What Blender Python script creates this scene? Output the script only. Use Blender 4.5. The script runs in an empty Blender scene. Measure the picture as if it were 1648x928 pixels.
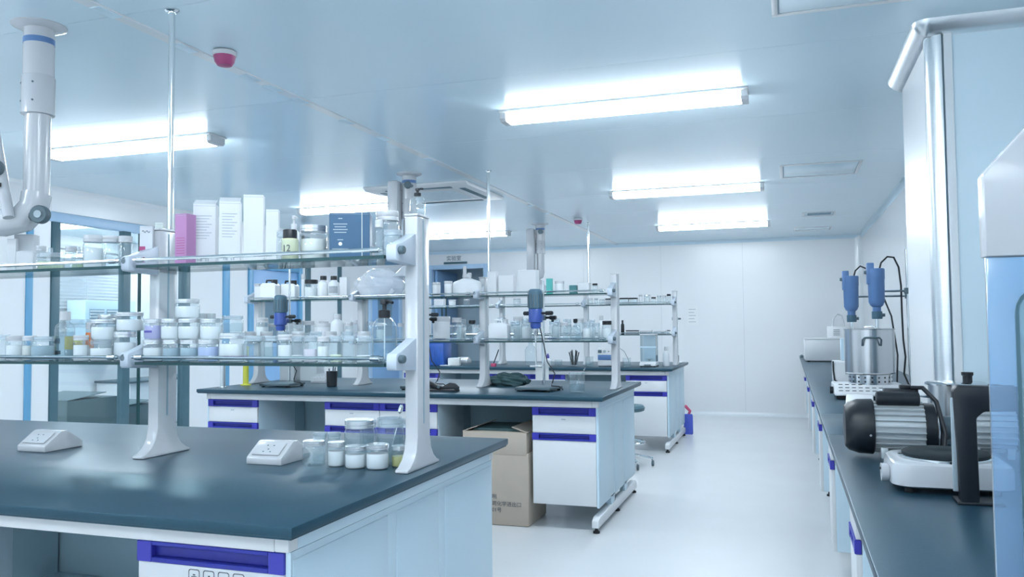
import bpy, bmesh, math, random
from mathutils import Vector, Matrix
random.seed(7)
scene = bpy.context.scene
COL = scene.collection
R = math.radians
PI = math.pi

# ------------------------------------------------------------------ camera, world, exposure
cam_data = bpy.data.cameras.new('camera')
cam = bpy.data.objects.new('camera', cam_data)
COL.objects.link(cam)
cam_data.sensor_width = 36.0
cam_data.lens = 1315.0 / 1648.0 * 36.0
cam_data.clip_start = 0.05
_yaw, _pitch, _roll = R(18.6), R(2.57), R(-0.53)
_f = Vector((-math.sin(_yaw) * math.cos(_pitch), math.cos(_yaw) * math.cos(_pitch), math.sin(_pitch)))
_r = Vector((math.cos(_yaw), math.sin(_yaw), 0))
_u = _r.cross(_f)
_r2 = _r * math.cos(_roll) + _u * math.sin(_roll)
_u2 = _u * math.cos(_roll) - _r * math.sin(_roll)
cam.matrix_world = Matrix(((_r2.x, _u2.x, -_f.x, 0), (_r2.y, _u2.y, -_f.y, 0), (_r2.z, _u2.z, -_f.z, 1.30), (0, 0, 0, 1)))
scene.camera = cam

world = bpy.data.worlds.new('world')
scene.world = world
world.use_nodes = True
world.node_tree.nodes['Background'].inputs[0].default_value = (0.55, 0.75, 0.95, 1)
world.node_tree.nodes['Background'].inputs[1].default_value = 0.3

LAMP_COLOR = (0.85, 0.935, 1.0)
LAMP_STRENGTH = 15.0
scene.view_settings.view_transform = 'Standard'
scene.view_settings.look = 'None'
scene.view_settings.gamma = 1.0
scene.view_settings.use_curve_mapping = False
scene.view_settings.exposure = 1.5
scene.cycles.use_light_tree = False
scene.cycles.max_bounces = 5
scene.cycles.diffuse_bounces = 4
scene.cycles.glossy_bounces = 3
scene.cycles.transmission_bounces = 6
scene.cycles.transparent_max_bounces = 24

# ------------------------------------------------------------------ materials
MATS = {}
def mat(name, color, rough=0.5, metal=0.0, spec=0.5, coat=0.0, noise=0.0, nscale=30.0, bump=0.0, emit=None, strength=0.0, stretch=None, sss=0.0):
    if name in MATS:
        return MATS[name]
    m = bpy.data.materials.new(name)
    m.use_nodes = True
    nt = m.node_tree
    b = nt.nodes['Principled BSDF']
    b.inputs['Base Color'].default_value = (*color, 1)
    b.inputs['Roughness'].default_value = rough
    b.inputs['Metallic'].default_value = metal
    b.inputs['Specular IOR Level'].default_value = spec
    b.inputs['Coat Weight'].default_value = coat
    b.inputs['Coat Roughness'].default_value = 0.08
    if emit:
        b.inputs['Emission Color'].default_value = (*emit, 1)
        b.inputs['Emission Strength'].default_value = strength
    if noise > .015 or bump:
        tc = nt.nodes.new('ShaderNodeTexCoord')
        mp = nt.nodes.new('ShaderNodeMapping')
        if stretch:
            mp.inputs['Scale'].default_value = stretch
        nz = nt.nodes.new('ShaderNodeTexNoise')
        nz.inputs['Scale'].default_value = nscale
        nz.inputs['Detail'].default_value = 2
        nt.links.new(tc.outputs['Object'], mp.inputs['Vector'])
        nt.links.new(mp.outputs['Vector'], nz.inputs['Vector'])
        if noise:
            rp = nt.nodes.new('ShaderNodeMapRange')
            rp.inputs['To Min'].default_value = 1 - noise
            rp.inputs['To Max'].default_value = 1 + noise
            nt.links.new(nz.outputs['Fac'], rp.inputs['Value'])
            mx = nt.nodes.new('ShaderNodeMix')
            mx.data_type = 'RGBA'
            mx.blend_type = 'MULTIPLY'
            mx.inputs[0].default_value = 1.0
            mx.inputs[6].default_value = (*color, 1)
            nt.links.new(rp.outputs['Result'], mx.inputs[7])
            nt.links.new(mx.outputs[2], b.inputs['Base Color'])
        if bump:
            bp = nt.nodes.new('ShaderNodeBump')
            bp.inputs['Strength'].default_value = bump
            bp.inputs['Distance'].default_value = 0.01
            nt.links.new(nz.outputs['Fac'], bp.inputs['Height'])
            nt.links.new(bp.outputs['Normal'], b.inputs['Normal'])
    MATS[name] = m
    return m

def glass(name, tint=(0.93, 0.97, 0.98), rough=0.02, refl=1.0, haze=0.0, hazecol=(0.9, 0.95, 1)):
    """thin-walled glass: tinted see-through plus a Fresnel reflection (and a little frosting where asked)"""
    if name in MATS:
        return MATS[name]
    m = bpy.data.materials.new(name)
    m.use_nodes = True
    nt = m.node_tree
    for n in list(nt.nodes):
        nt.nodes.remove(n)
    out = nt.nodes.new('ShaderNodeOutputMaterial')
    tr = nt.nodes.new('ShaderNodeBsdfTransparent')
    tr.inputs[0].default_value = (*tint, 1)
    gl = nt.nodes.new('ShaderNodeBsdfGlossy')
    gl.inputs['Roughness'].default_value = rough
    lw = nt.nodes.new('ShaderNodeLayerWeight')
    lw.inputs['Blend'].default_value = 0.5
    pw = nt.nodes.new('ShaderNodeMath')
    pw.operation = 'POWER'
    pw.inputs[1].default_value = 4.0
    ma = nt.nodes.new('ShaderNodeMath')
    ma.operation = 'MULTIPLY_ADD'
    ma.inputs[1].default_value = 0.75 * refl
    ma.inputs[2].default_value = 0.035 * refl
    nt.links.new(lw.outputs['Facing'], pw.inputs[0])
    nt.links.new(pw.outputs[0], ma.inputs[0])
    mx = nt.nodes.new('ShaderNodeMixShader')
    nt.links.new(ma.outputs[0], mx.inputs[0])
    first = tr
    if haze:
        df = nt.nodes.new('ShaderNodeBsdfDiffuse')
        df.inputs[0].default_value = (*hazecol, 1)
        hm = nt.nodes.new('ShaderNodeMixShader')
        hm.inputs[0].default_value = haze
        nt.links.new(tr.outputs[0], hm.inputs[1])
        nt.links.new(df.outputs[0], hm.inputs[2])
        first = hm
    nt.links.new(first.outputs[0], mx.inputs[1])
    nt.links.new(gl.outputs[0], mx.inputs[2])
    nt.links.new(mx.outputs[0], out.inputs[0])
    MATS[name] = m
    return m

M_floor = mat('floor_vinyl', (0.77, 0.785, 0.80), 0.26, noise=0.04, nscale=2.2, bump=0.006)
M_ceil = mat('ceiling_panel', (0.75, 0.91, 1.0), 0.20, spec=0.75, noise=0.02, nscale=1.5, bump=0.004)
M_wall = mat('wall_panel', (0.88, 0.90, 0.92), 0.26, noise=0.015, nscale=1.2)
M_alu = mat('brushed_aluminium', (0.80, 0.84, 0.87), 0.28, 1.0, noise=0.05, nscale=12, stretch=(1, 1, 30))
M_cove = mat('white_cove_profile', (0.86, 0.90, 0.93), 0.18, spec=0.6, noise=0.01, nscale=4)
M_bluetrim = mat('blue_trim', (0.15, 0.40, 0.64), 0.35, noise=0.03, nscale=8)
M_bluedoor = mat('light_blue_door', (0.30, 0.52, 0.82), 0.4, noise=0.03, nscale=3)
M_bluelight = mat('pale_blue_frame', (0.46, 0.64, 0.84), 0.35, noise=0.02, nscale=5)
M_darkframe = mat('dark_teal_frame', (0.075, 0.16, 0.20), 0.35, noise=0.08, nscale=10)
M_steel = mat('polished_steel', (0.72, 0.75, 0.77), 0.16, 1.0, noise=0.03, nscale=20)
M_chrome = mat('chrome', (0.78, 0.82, 0.84), 0.10, 1.0, noise=0.02, nscale=9)
M_potsteel = mat('pot_steel', (0.66, 0.68, 0.70), 0.22, 1.0, noise=0.06, nscale=18, stretch=(1, 1, 0.05))
M_black = mat('black_plastic', (0.012, 0.016, 0.022), 0.38, noise=0.15, nscale=40)
M_rubber = mat('black_rubber', (0.015, 0.018, 0.02), 0.7, noise=0.15, nscale=40)
M_dgrey = mat('dark_grey_plastic', (0.10, 0.15, 0.18), 0.4, noise=0.1, nscale=30)
M_grey = mat('grey_plastic', (0.40, 0.48, 0.53), 0.45, noise=0.05, nscale=20)
M_top = mat('black_resin_worktop', (0.016, 0.052, 0.082), 0.34, spec=0.75, noise=0.20, nscale=140, bump=0.015)
M_top.node_tree.nodes['Principled BSDF'].inputs['Specular Tint'].default_value = (0.55, 0.85, 1.0, 1)
M_white = mat('white_enamel', (0.77, 0.79, 0.81), 0.32, noise=0.012, nscale=3)
M_whitegloss = mat('white_gloss_plastic', (0.59, 0.61, 0.64), 0.2, noise=0.01, nscale=4)
M_panelgrey = mat('pale_grey_enamel', (0.63, 0.79, 0.89), 0.38, noise=0.02, nscale=3)
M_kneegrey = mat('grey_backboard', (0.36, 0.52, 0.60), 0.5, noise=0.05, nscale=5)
M_blue = mat('royal_blue_plastic', (0.025, 0.035, 0.36), 0.35, noise=0.08, nscale=25)
M_blue2 = mat('royal_blue_cap', (0.05, 0.05, 0.46), 0.33, noise=0.06, nscale=25)
M_bluedk = mat('deep_blue_recess', (0.022, 0.028, 0.30), 0.4, noise=0.08, nscale=25)
M_motorblue = mat('stirrer_blue', (0.04, 0.09, 0.36), 0.35, noise=0.06, nscale=20)
M_slate = mat('slate_blue_casing', (0.11, 0.22, 0.45), 0.42, noise=0.06, nscale=20)
M_motorgrey = mat('ribbed_motor_grey', (0.07, 0.15, 0.21), 0.4, noise=0.06, nscale=20)
M_fin = mat('cast_aluminium', (0.62, 0.66, 0.68), 0.38, 0.55, noise=0.06, nscale=20)
M_card = mat('brown_cardboard', (0.50, 0.43, 0.36), 0.85, noise=0.07, nscale=9, bump=0.05)
M_carddk = mat('dark_grey_carton', (0.16, 0.22, 0.24), 0.85, noise=0.07, nscale=9)  # even dark grey for the cartons behind the glazing
M_print = mat('dark_print', (0.10, 0.11, 0.13), 0.8, noise=0.2, nscale=60)
M_printgrey = mat('grey_print', (0.45, 0.50, 0.56), 0.8, noise=0.2, nscale=60)
M_red = mat('alarm_red', (0.40, 0.06, 0.19), 0.35, noise=0.06, nscale=30)
M_purple = mat('purple_plastic', (0.12, 0.10, 0.45), 0.4, noise=0.05, nscale=20)
M_pinkred = mat('pink_red_plastic', (0.70, 0.10, 0.22), 0.4, noise=0.05, nscale=20)
M_binblue = mat('bright_blue_plastic', (0.08, 0.13, 0.66), 0.4, noise=0.05, nscale=20)
M_yellow = mat('yellow_cylinder', (0.72, 0.72, 0.10), 0.4, noise=0.05, nscale=20)
M_greenbag = mat('dark_green_fabric', (0.05, 0.11, 0.12), 0.6, noise=0.3, nscale=25, bump=0.4)
M_paper = mat('white_paper', (0.86, 0.88, 0.88), 0.75, noise=0.02, nscale=12)
M_crate = mat('deep_blue_crate', (0.03, 0.12, 0.48), 0.35, noise=0.3, nscale=14)
M_poly = mat('white_polythene', (0.84, 0.87, 0.90), 0.35, noise=0.01, nscale=5)
M_hatch = mat('hatch_seal', (0.30, 0.42, 0.50), 0.5, noise=0.03, nscale=20)
M_lamp = mat('lamp_diffuser', (0.9, 0.95, 1.0), 0.4, emit=LAMP_COLOR, strength=LAMP_STRENGTH, noise=0.01, nscale=3)
M_glass = glass('jar_glass', (0.92, 0.96, 0.975), 0.03, 1.3, haze=0.09, hazecol=(0.85, 0.92, 0.96))
M_pane = glass('window_pane', (0.93, 0.97, 0.975), 0.01)
M_shelf = glass('shelf_glass', (0.84, 0.93, 0.93), 0.02)
M_edge = mat('green_glass_edge', (0.012, 0.075, 0.085), 0.35, noise=0.1, nscale=20)
M_acryl = glass('blue_acrylic', (0.74, 0.87, 0.98), 0.15, 2.6, haze=0.28, hazecol=(0.30, 0.55, 0.86))
M_smoke = glass('smoked_window', (0.78, 0.88, 0.90), 0.05, 1.0, haze=0.30, hazecol=(0.50, 0.68, 0.74))
M_bag = glass('plastic_film', (0.93, 0.95, 0.98), 0.12, 1.0, haze=0.55, hazecol=(0.86, 0.90, 0.95))
FILL = {
    'white': mat('white_cream', (0.90, 0.91, 0.92), 0.55, noise=0.01, nscale=8),
    'halfwhite': mat('white_cream', (0, 0, 0)),
    'cream': mat('ivory_cream', (0.80, 0.79, 0.74), 0.55, noise=0.02, nscale=8),
    'grey': mat('blue_grey_liquid', (0.36, 0.50, 0.58), 0.2, noise=0.05, nscale=10),
    'olive': mat('olive_oil', (0.38, 0.40, 0.12), 0.25, noise=0.05, nscale=10),
    'lavender': mat('lavender_cream', (0.48, 0.46, 0.76), 0.5, noise=0.03, nscale=10),
    'periwinkle': mat('periwinkle_cream', (0.50, 0.60, 0.88), 0.5, noise=0.03, nscale=10),
    'pink': mat('pale_pink_cream', (0.84, 0.76, 0.84), 0.5, noise=0.03, nscale=10),
    'paleyellow': mat('pale_yellow_cream', (0.82, 0.86, 0.66), 0.5, noise=0.03, nscale=10),
    'yellow': mat('yellow_oil', (0.62, 0.60, 0.22), 0.3, noise=0.03, nscale=10),
    'number': mat('straw_yellow_liquid', (0.74, 0.75, 0.50), 0.35, noise=0.03, nscale=10),
    'greenish': mat('pale_green_liquid', (0.60, 0.72, 0.48), 0.3, noise=0.04, nscale=10),
    'water': glass('clear_liquid', (0.86, 0.92, 0.94), 0.02, 0.66),
    'water_half': glass('clear_liquid'),
    'label_yellow': mat('white_cream', (0, 0, 0)),
    'label_orange': mat('white_cream', (0, 0, 0)),
    'label_grey': mat('white_cream', (0, 0, 0)),
    'black': mat('black_plastic', (0, 0, 0)),
}
LID = {'white': M_whitegloss, 'silver': mat('silver_lid', (0.74, 0.78, 0.81), 0.25, 0.75, noise=0.04, nscale=30), 'clear': glass('clear_lid', (0.86, 0.91, 0.94), 0.1, 1.0, haze=0.25),
       'black': M_black, 'dark': M_black, 'yellow': M_yellow}
M_lblyel = mat('yellow_label', (0.80, 0.58, 0.08), 0.6, noise=0.1, nscale=40)
M_lblora = mat('orange_label', (0.80, 0.22, 0.06), 0.6, noise=0.15, nscale=40)
M_lblgry = mat('grey_label', (0.42, 0.46, 0.50), 0.6, noise=0.3, nscale=90)
BOXC = {'white': mat('white_carton', (0.75, 0.77, 0.80), 0.55, noise=0.012, nscale=6), 'print': mat('white_carton', (0, 0, 0)), 'logo': mat('pearl_carton', (0.70, 0.73, 0.77), 0.45, noise=0.02, nscale=6),
        'greenish': mat('pale_green_carton', (0.68, 0.75, 0.72), 0.5, noise=0.02, nscale=6), 'grey': mat('grey_carton', (0.50, 0.52, 0.56), 0.5, noise=0.04, nscale=6),
        'pink': mat('mauve_pink_carton', (0.50, 0.24, 0.47), 0.4, noise=0.02, nscale=6), 'navy': mat('navy_carton', (0.045, 0.12, 0.22), 0.4, noise=0.06, nscale=6),
        'teal': mat('teal_carton', (0.10, 0.50, 0.46), 0.5, noise=0.06, nscale=30), 'tealdark': mat('dark_teal_carton', (0.06, 0.22, 0.24), 0.5, noise=0.1, nscale=30),
        'clear': mat('frosted_case', (0.62, 0.72, 0.77), 0.3, noise=0.03, nscale=20)}

# ------------------------------------------------------------------ mesh helpers
class MB:
    def __init__(s):
        s.v, s.f, s.mi = [], [], []
    def add(s, vs, fs, mi=0):
        o = len(s.v)
        s.v += [tuple(p) for p in vs]
        s.f += [tuple(i + o for i in f) for f in fs]
        s.mi += [mi] * len(fs)
        return s
    def box(s, x0, x1, y0, y1, z0, z1, mi=0):
        return s.add([(x0, y0, z0), (x1, y0, z0), (x1, y1, z0), (x0, y1, z0), (x0, y0, z1), (x1, y0, z1), (x1, y1, z1), (x0, y1, z1)],
                     [(0, 3, 2, 1), (4, 5, 6, 7), (0, 1, 5, 4), (1, 2, 6, 5), (2, 3, 7, 6), (3, 0, 4, 7)], mi)
    def lathe(s, prof, n=20, c=(0, 0, 0), axis='z', mi=0):
        vs, fs = [], []
        for (r, z) in prof:
            for k in range(n):
                a = 2 * PI * k / n
                p = (r * math.cos(a), r * math.sin(a), z)
                if axis == 'x':
                    p = (p[2], p[0], p[1])
                elif axis == 'y':
                    p = (p[1], p[2], p[0])
                vs.append((p[0] + c[0], p[1] + c[1], p[2] + c[2]))
        m = len(prof)
        for i in range(m - 1):
            for k in range(n):
                k2 = (k + 1) % n
                fs.append((i * n + k, i * n + k2, (i + 1) * n + k2, (i + 1) * n + k))
        fs.append(tuple(reversed(range(n))))
        fs.append(tuple(range((m - 1) * n, m * n)))
        return s.add(vs, fs, mi)
    def cyl(s, c, r, h, axis='z', n=20, r2=None, mi=0):
        return s.lathe([(r, 0), (r if r2 is None else r2, h)], n, c, axis, mi)
    def open_lathe(s, prof, n=20, c=(0, 0, 0), mi=0):
        k0 = len(s.f)
        s.lathe(prof, n, c, 'z', mi)
        s.f.pop(); s.f.pop(); s.mi.pop(); s.mi.pop()
        return s
    def tube(s, pts, r, n=10, mi=0, r2=None):
        pts = [Vector(p) for p in pts]
        vs, fs = [], []
        prev = None
        for i, p in enumerate(pts):
            t = (pts[min(i + 1, len(pts) - 1)] - pts[max(i - 1, 0)]).normalized()
            a = Vector((0, 0, 1)) if abs(t.z) < 0.9 else Vector((1, 0, 0))
            if prev is not None:
                a = prev
            u = (a - t * a.dot(t)).normalized()
            prev = u
            w = t.cross(u)
            rr = r if r2 is None else r + (r2 - r) * i / (len(pts) - 1)
            for k in range(n):
                g = 2 * PI * k / n
                vs.append(p + u * (rr * math.cos(g)) + w * (rr * math.sin(g)))
        for i in range(len(pts) - 1):
            for k in range(n):
                k2 = (k + 1) % n
                fs.append((i * n + k, i * n + k2, (i + 1) * n + k2, (i + 1) * n + k))
        fs.append(tuple(reversed(range(n))))
        fs.append(tuple(range((len(pts) - 1) * n, len(pts) * n)))
        return s.add(vs, fs, mi)
    def prism(s, poly, a0, a1, axis='x', mi=0):
        """poly in the two other axes (x: (y,z), y: (x,z), z: (x,y)), extruded a0..a1"""
        def P(p, a):
            return {'x': (a, p[0], p[1]), 'y': (p[0], a, p[1]), 'z': (p[0], p[1], a)}[axis]
        n = len(poly)
        vs = [P(p, a0) for p in poly] + [P(p, a1) for p in poly]
        fs = [tuple(range(n)), tuple(reversed(range(n, 2 * n)))] + [(i, i + n, (i + 1) % n + n, (i + 1) % n) for i in range(n)]
        return s.add(vs, fs, mi)
    def mesh(s, name, mats, bevel=0.0, seg=2, smooth=35):
        me = bpy.data.meshes.new(name)
        me.from_pydata(s.v, [], s.f)
        for p, i in zip(me.polygons, s.mi):
            p.material_index = i
        bm = bmesh.new()
        bm.from_mesh(me)
        bmesh.ops.recalc_face_normals(bm, faces=bm.faces)
        if bevel:
            es = [e for e in bm.edges if len(e.link_faces) == 2 and e.calc_face_angle(0) > R(40)]
            bmesh.ops.bevel(bm, geom=es, offset=bevel, segments=seg, affect='EDGES', profile=0.5, clamp_overlap=True)
        bm.to_mesh(me)
        bm.free()
        for m in (mats if isinstance(mats, (list, tuple)) else [mats]):
            me.materials.append(m)
        if smooth:
            for p in me.polygons:
                p.use_smooth = True
            me.set_sharp_from_angle(angle=R(smooth))
        return me
    def build(s, name, mats, parent=None, bevel=0.0, seg=2, smooth=35, loc=None, rot=None):
        return put(s.mesh(name, mats, bevel, seg, smooth), name, parent, loc, rot)

def put(me, name, parent=None, loc=None, rot=None, scale=None):
    o = bpy.data.objects.new(name, me)
    COL.objects.link(o)
    if parent is not None:
        o.parent = parent
    if loc is not None:
        o.location = loc
    if rot is not None:
        o.rotation_euler = rot
    if scale is not None:
        o.scale = scale
    return o

def tag(o, label, cat, group=None):
    o['label'] = label
    o['category'] = cat
    if group:
        o['group'] = group
    return o

def thing(name, label, cat, loc=(0, 0, 0), rz=0.0, group=None):
    o = bpy.data.objects.new(name, None)
    o.empty_display_size = 0.05
    COL.objects.link(o)
    o.location = loc
    o.rotation_euler = (0, 0, rz)
    return tag(o, label, cat, group)

def struct(name, mb, m, bevel=0.0, smooth=35):
    o = mb.build(name, m, None, bevel, 2, smooth)
    o['kind'] = 'structure'
    return o

def text_mesh(body, size, m, name='lettering', parent=None, loc=(0, 0, 0), rot=(PI / 2, 0, 0), align='LEFT'):
    cu = bpy.data.curves.new(name, 'FONT')
    cu.body = body
    cu.size = size
    cu.align_x = align
    cu.extrude = 0.0004
    t = bpy.data.objects.new(name + '_tmp', cu)
    COL.objects.link(t)
    bpy.context.view_layer.update()
    me = bpy.data.meshes.new_from_object(t.evaluated_get(bpy.context.evaluated_depsgraph_get()))
    bpy.data.objects.remove(t)
    me.materials.clear()
    me.materials.append(m)
    return put(me, name, parent, loc, rot)

def arc(cx, cy, r, a0, a1, n):
    return [(cx + r * math.cos(R(a0 + (a1 - a0) * i / n)), cy + r * math.sin(R(a0 + (a1 - a0) * i / n))) for i in range(n + 1)]

def rrect(x0, x1, y0, y1, r, n=4):
    return arc(x1 - r, y1 - r, r, 0, 90, n) + arc(x0 + r, y1 - r, r, 90, 180, n) + arc(x0 + r, y0 + r, r, 180, 270, n) + arc(x1 - r, y0 + r, r, 270, 360, n)

ORD = ['', 'first', 'second', 'third', 'fourth', 'fifth', 'sixth', 'seventh', 'eighth', 'ninth', 'tenth', 'eleventh', 'twelfth', 'thirteenth', 'fourteenth', 'fifteenth', 'sixteenth']

M_hob = mat('cast_iron_hob', (0.02, 0.03, 0.036), 0.75, spec=0.2, noise=0.15, nscale=40)

M_bracket = mat('bracket_grey', (0.56, 0.63, 0.72), 0.35, noise=0.02, nscale=10)

# ------------------------------------------------------------------ the room shell
XL, XR, YF, YB, ZC = -5.73, 0.97, -2.0, 11.95, 2.48
fl = struct('floor', MB().box(-8.7, XR + 0.1, YF - 0.1, 13.4, -0.08, 0.0), M_floor)

ce = struct('ceiling', MB().box(-8.7, XR + 0.1, YF - 0.1, 13.4, ZC + 0.006, ZC + 0.10), M_hatch)
ys = [3.63 + 1.225 * k for k in range(-5, 8)]
ys = [YF] + [y for y in ys if YF + 0.2 < y < YB - 0.2] + [YB]
for (xa, xb) in ((XL, -2.402), (-2.343, XR)):
    for ya, yb in zip(ys[:-1], ys[1:]):
        MB().box(xa + .0015, xb - .0015, ya + .0015, yb - .0015, ZC, ZC + 0.006).build('panel', M_ceil, ce)
MB().box(-8.7, XL - .08, 4.1, 10.3, ZC, ZC + 0.006).build('panel', M_ceil, ce)
tr = struct('trim_1', MB().box(-2.40, -2.345, YF, YB, ZC - 0.004, ZC + 0.006), M_cove)
for yy in (2.30, 2.72, 3.16, 3.34, 3.58, 4.05, 4.50, 5.2, 7.6, 8.2):
    MB().box(-2.398, -2.352, yy, yy + 0.11, ZC - 0.0065, ZC - 0.004).build('joint_plate', M_panelgrey, tr)

# back wall: sandwich panels either side of a door opening
DX0, DX1, DZ = -5.42, -4.44, 2.235
wb = struct('wall_back', MB().box(XL - .1, DX0, YB + .006, YB + .10, 0, ZC).box(DX1, XR + .1, YB + .006, YB + .10, 0, ZC).box(DX0, DX1, YB + .006, YB + .10, DZ, ZC), M_hatch)
edges = [XL, DX0 - .001]
for a, b in ((XL, DX0 - .03), (DX1 + .03, -2.883), (-2.883, -1.733), (-1.733, -0.583), (-0.583, XR)):
    MB().box(a + .001, b - .001, YB, YB + .006, 0, ZC).build('panel', M_wall, wb)
MB().box(DX0 - .03, DX1 + .03, YB, YB + .006, DZ + .03, ZC).build('panel', M_wall, wb)
def cove_poly(s=0.055):
    return [(0, 0)] + [(s - s * math.sin(R(a)), s - s * math.cos(R(a))) for a in (90, 75, 60, 45, 30, 15, 0)]
q = cove_poly()
bb = MB()
bb.prism([(YB - p[0], p[1]) for p in q], DX1 + .06, XR, 'x')
struct('baseboard_back', bb, M_cove)
bb = MB()
bb.prism([(XR - p[0], p[1]) for p in q], 4.4, YB, 'y')
struct('baseboard_right', bb, M_cove)
cv = MB()
cv.prism([(XR - p[0] * 1.5, YB - p[1] * 1.5) for p in q], 0, ZC, 'z')
struct('trim_2', cv, M_cove)
cv = MB()
cv.prism([(YB - p[0] * .8, ZC - p[1] * .8) for p in q], XL, XR, 'x')
struct('trim_3', cv, M_panelgrey)
cv = MB()
cv.prism([(XR - p[0] * .8, ZC - p[1] * .8) for p in q], 4.34, YB, 'y')
struct('trim_4', cv, M_panelgrey)
cv = MB()
cv.prism([(XL + p[0] * .7, ZC - p[1] * .7) for p in q], YF, YB, 'y')
struct('trim_5', cv, M_cove)

# right wall and the boxed-in pillar with rounded corner profiles
wr = struct('wall_right', MB().box(XR + .006, XR + .1, YF, YB + .1, 0, ZC), M_hatch)
for a, b in ((YF, 0.5), (0.5, 1.65), (1.65, 2.8), (2.8, 3.55), (4.335, 5.5), (5.5, 6.65), (6.65, 7.8), (7.8, 8.95), (8.95, 10.1), (10.1, YB)):
    MB().box(XR, XR + .006, a + .001, b - .001, 0, ZC).build('panel', M_wall, wr)
PX, PY0, PY1 = 0.555, 3.55, 4.335
pil = struct('wall_pillar', MB().box(PX + .004, XR, PY0 + .004, PY1, 0, ZC), M_hatch)
MB().box(PX, PX + .004, PY0 + .05, PY1, 0, ZC).build('panel', M_wall, pil)
MB().box(PX + .05, XR, PY0, PY0 + .004, 0, ZC).build('panel', M_ceil, pil)
cr = 0.05
cn = MB().prism(arc(PX + cr - .008, PY0 + cr - .008, cr + .004, 180, 270, 8) + [(PX + cr, PY0 + cr)], 0, ZC, 'z')
cn.build('corner_profile', M_alu, pil)
MB().box(PX - .010, PX - .001, PY0 + .05, PY0 + .075, 0, ZC).build('profile_lip', M_cove, pil, bevel=.002)
MB().box(PX + .05, PX + .08, PY0 - .010, PY0 - .001, 0, ZC).build('profile_lip', M_cove, pil, bevel=.002)
cc = [(0, 0), (.06, 0), (.058, .012), (.05, .026), (.035, .042), (.018, .052), (0, .056)]
MB().prism([(PX - p[0], ZC - p[1]) for p in cc], PY0, PY1 + .03, 'y').build('ceiling_cove', M_alu, pil)
MB().prism([(PY0 - p[0], ZC - p[1]) for p in cc], PX, XR, 'x').build('ceiling_cove', M_alu, pil)
ec = MB()
vs, fs = [], []
na, npf = 8, len(cc) - 1
for i in range(na + 1):
    a = R(180 + 90 * i / na)
    for p in cc[1:]:
        vs.append((PX + p[0] * math.cos(a), PY0 + p[0] * math.sin(a), ZC - p[1]))
for i in range(na):
    for j in range(npf - 1):
        fs.append((i * npf + j, i * npf + j + 1, (i + 1) * npf + j + 1, (i + 1) * npf + j))
ec.add(vs, fs)
ec.build('cove_corner', M_alu, pil)

# wall behind the camera
struct('wall_front', MB().box(XL - .1, XR + .1, YF - .1, YF, 0, ZC), M_wall)

# left wall: panels, blue trims, dark framed glazing
wl = MB()
for a, b in ((YF, 5.145), (6.79, 7.83), (8.78, 10.60), (11.55, YB + .1)):
    wl.box(XL - .08, XL - .006, a, b, 0, ZC)
wl.box(XL - .08, XL - .006, 5.145, 6.79, 2.27, ZC)
wl.box(XL - .08, XL - .006, 7.83, 8.78, 2.0, ZC)
wl.box(XL - .08, XL - .006, 10.60, 11.55, 2.05, ZC)
wl = struct('wall_left', wl, M_hatch)
for a, b, z0 in ((YF, -0.4, 0), (-.4, .8, 0), (.8, 2.0, 0), (2.0, 3.2, 0), (3.2, 4.4, 0), (4.4, 4.91, 0), (4.97, 5.14, 0), (5.14, 6.80, 2.275), (6.80, 7.30, 0), (7.41, 7.73, 0), (7.73, 8.88, 2.04), (9.0, 9.66, 0), (9.757, 10.50, 0), (10.5, 11.6, 2.10), (11.6, YB, 0), (8.80, 8.885, 0)):
    MB().box(XL - .006, XL, a + .001, b - .001, z0, ZC).build('panel', M_wall, wl)
for i, (a, b, m) in enumerate(((4.91, 4.97, M_bluetrim), (7.30, 7.41, M_bluetrim), (8.885, 8.998, M_darkframe), (9.66, 9.757, M_darkframe))):
    struct('trim_%d' % (6 + i), MB().box(XL - .006, XL + .012, a, b, 0, 2.25), m, bevel=.003)

w1 = struct('window_1', MB().box(XL - .06, XL + .015, 5.10, 6.83, 2.19, 2.27), M_bluelight, bevel=.004)
for a, b in ((5.145, 5.225), (5.91, 5.995), (6.685, 6.79)):
    MB().box(XL - .05, XL + .012, a, b, 0, 2.19).build('mullion', M_darkframe, w1, bevel=.003)
for a, b in ((5.225, 5.91), (5.995, 6.13), (6.14, 6.685)):
    MB().box(XL - .025, XL - .017, a, b, 0.06, 2.19).build('pane', M_pane, w1)
MB().box(XL - .05, XL + .012, 5.225, 6.685, 0, .06).build('sill', M_darkframe, w1, bevel=.003)
MB().box(XL - .035, XL - .005, 6.13, 6.142, .06, 2.19).build('pane_edge', M_edge, w1)

def door_leaf(name, y0, y1, z1, mframe, mleaf):
    d = struct(name, MB().box(XL - .05, XL - .012, y0 + .07, y1 - .07, 0.01, z1 - .07), mleaf, bevel=.002)
    for a, b in ((y0, y0 + .07), (y1 - .07, y1)):
        MB().box(XL - .06, XL + .02, a, b, 0, z1).build('jamb', mframe, d, bevel=.003)
    MB().box(XL - .06, XL + .02, y0 + .07, y1 - .07, z1 - .07, z1).build('lintel', mframe, d, bevel=.003)
    MB().tube([(XL - .012, y1 - .16, 1.02), (XL + .03, y1 - .16, 1.02), (XL + .03, y1 - .30, 1.02)], .009).build('handle', M_steel, d)
    MB().box(XL - .012, XL - .008, y0 + .30, y1 - .30, 1.15, 1.75).build('vision_panel', M_smoke, d)
    return d
door_leaf('door_1', 7.74, 8.80, 2.04, M_bluetrim, M_bluedoor)
door_leaf('door_2', 10.53, 11.58, 2.10, M_bluelight, M_bluedoor)

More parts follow.
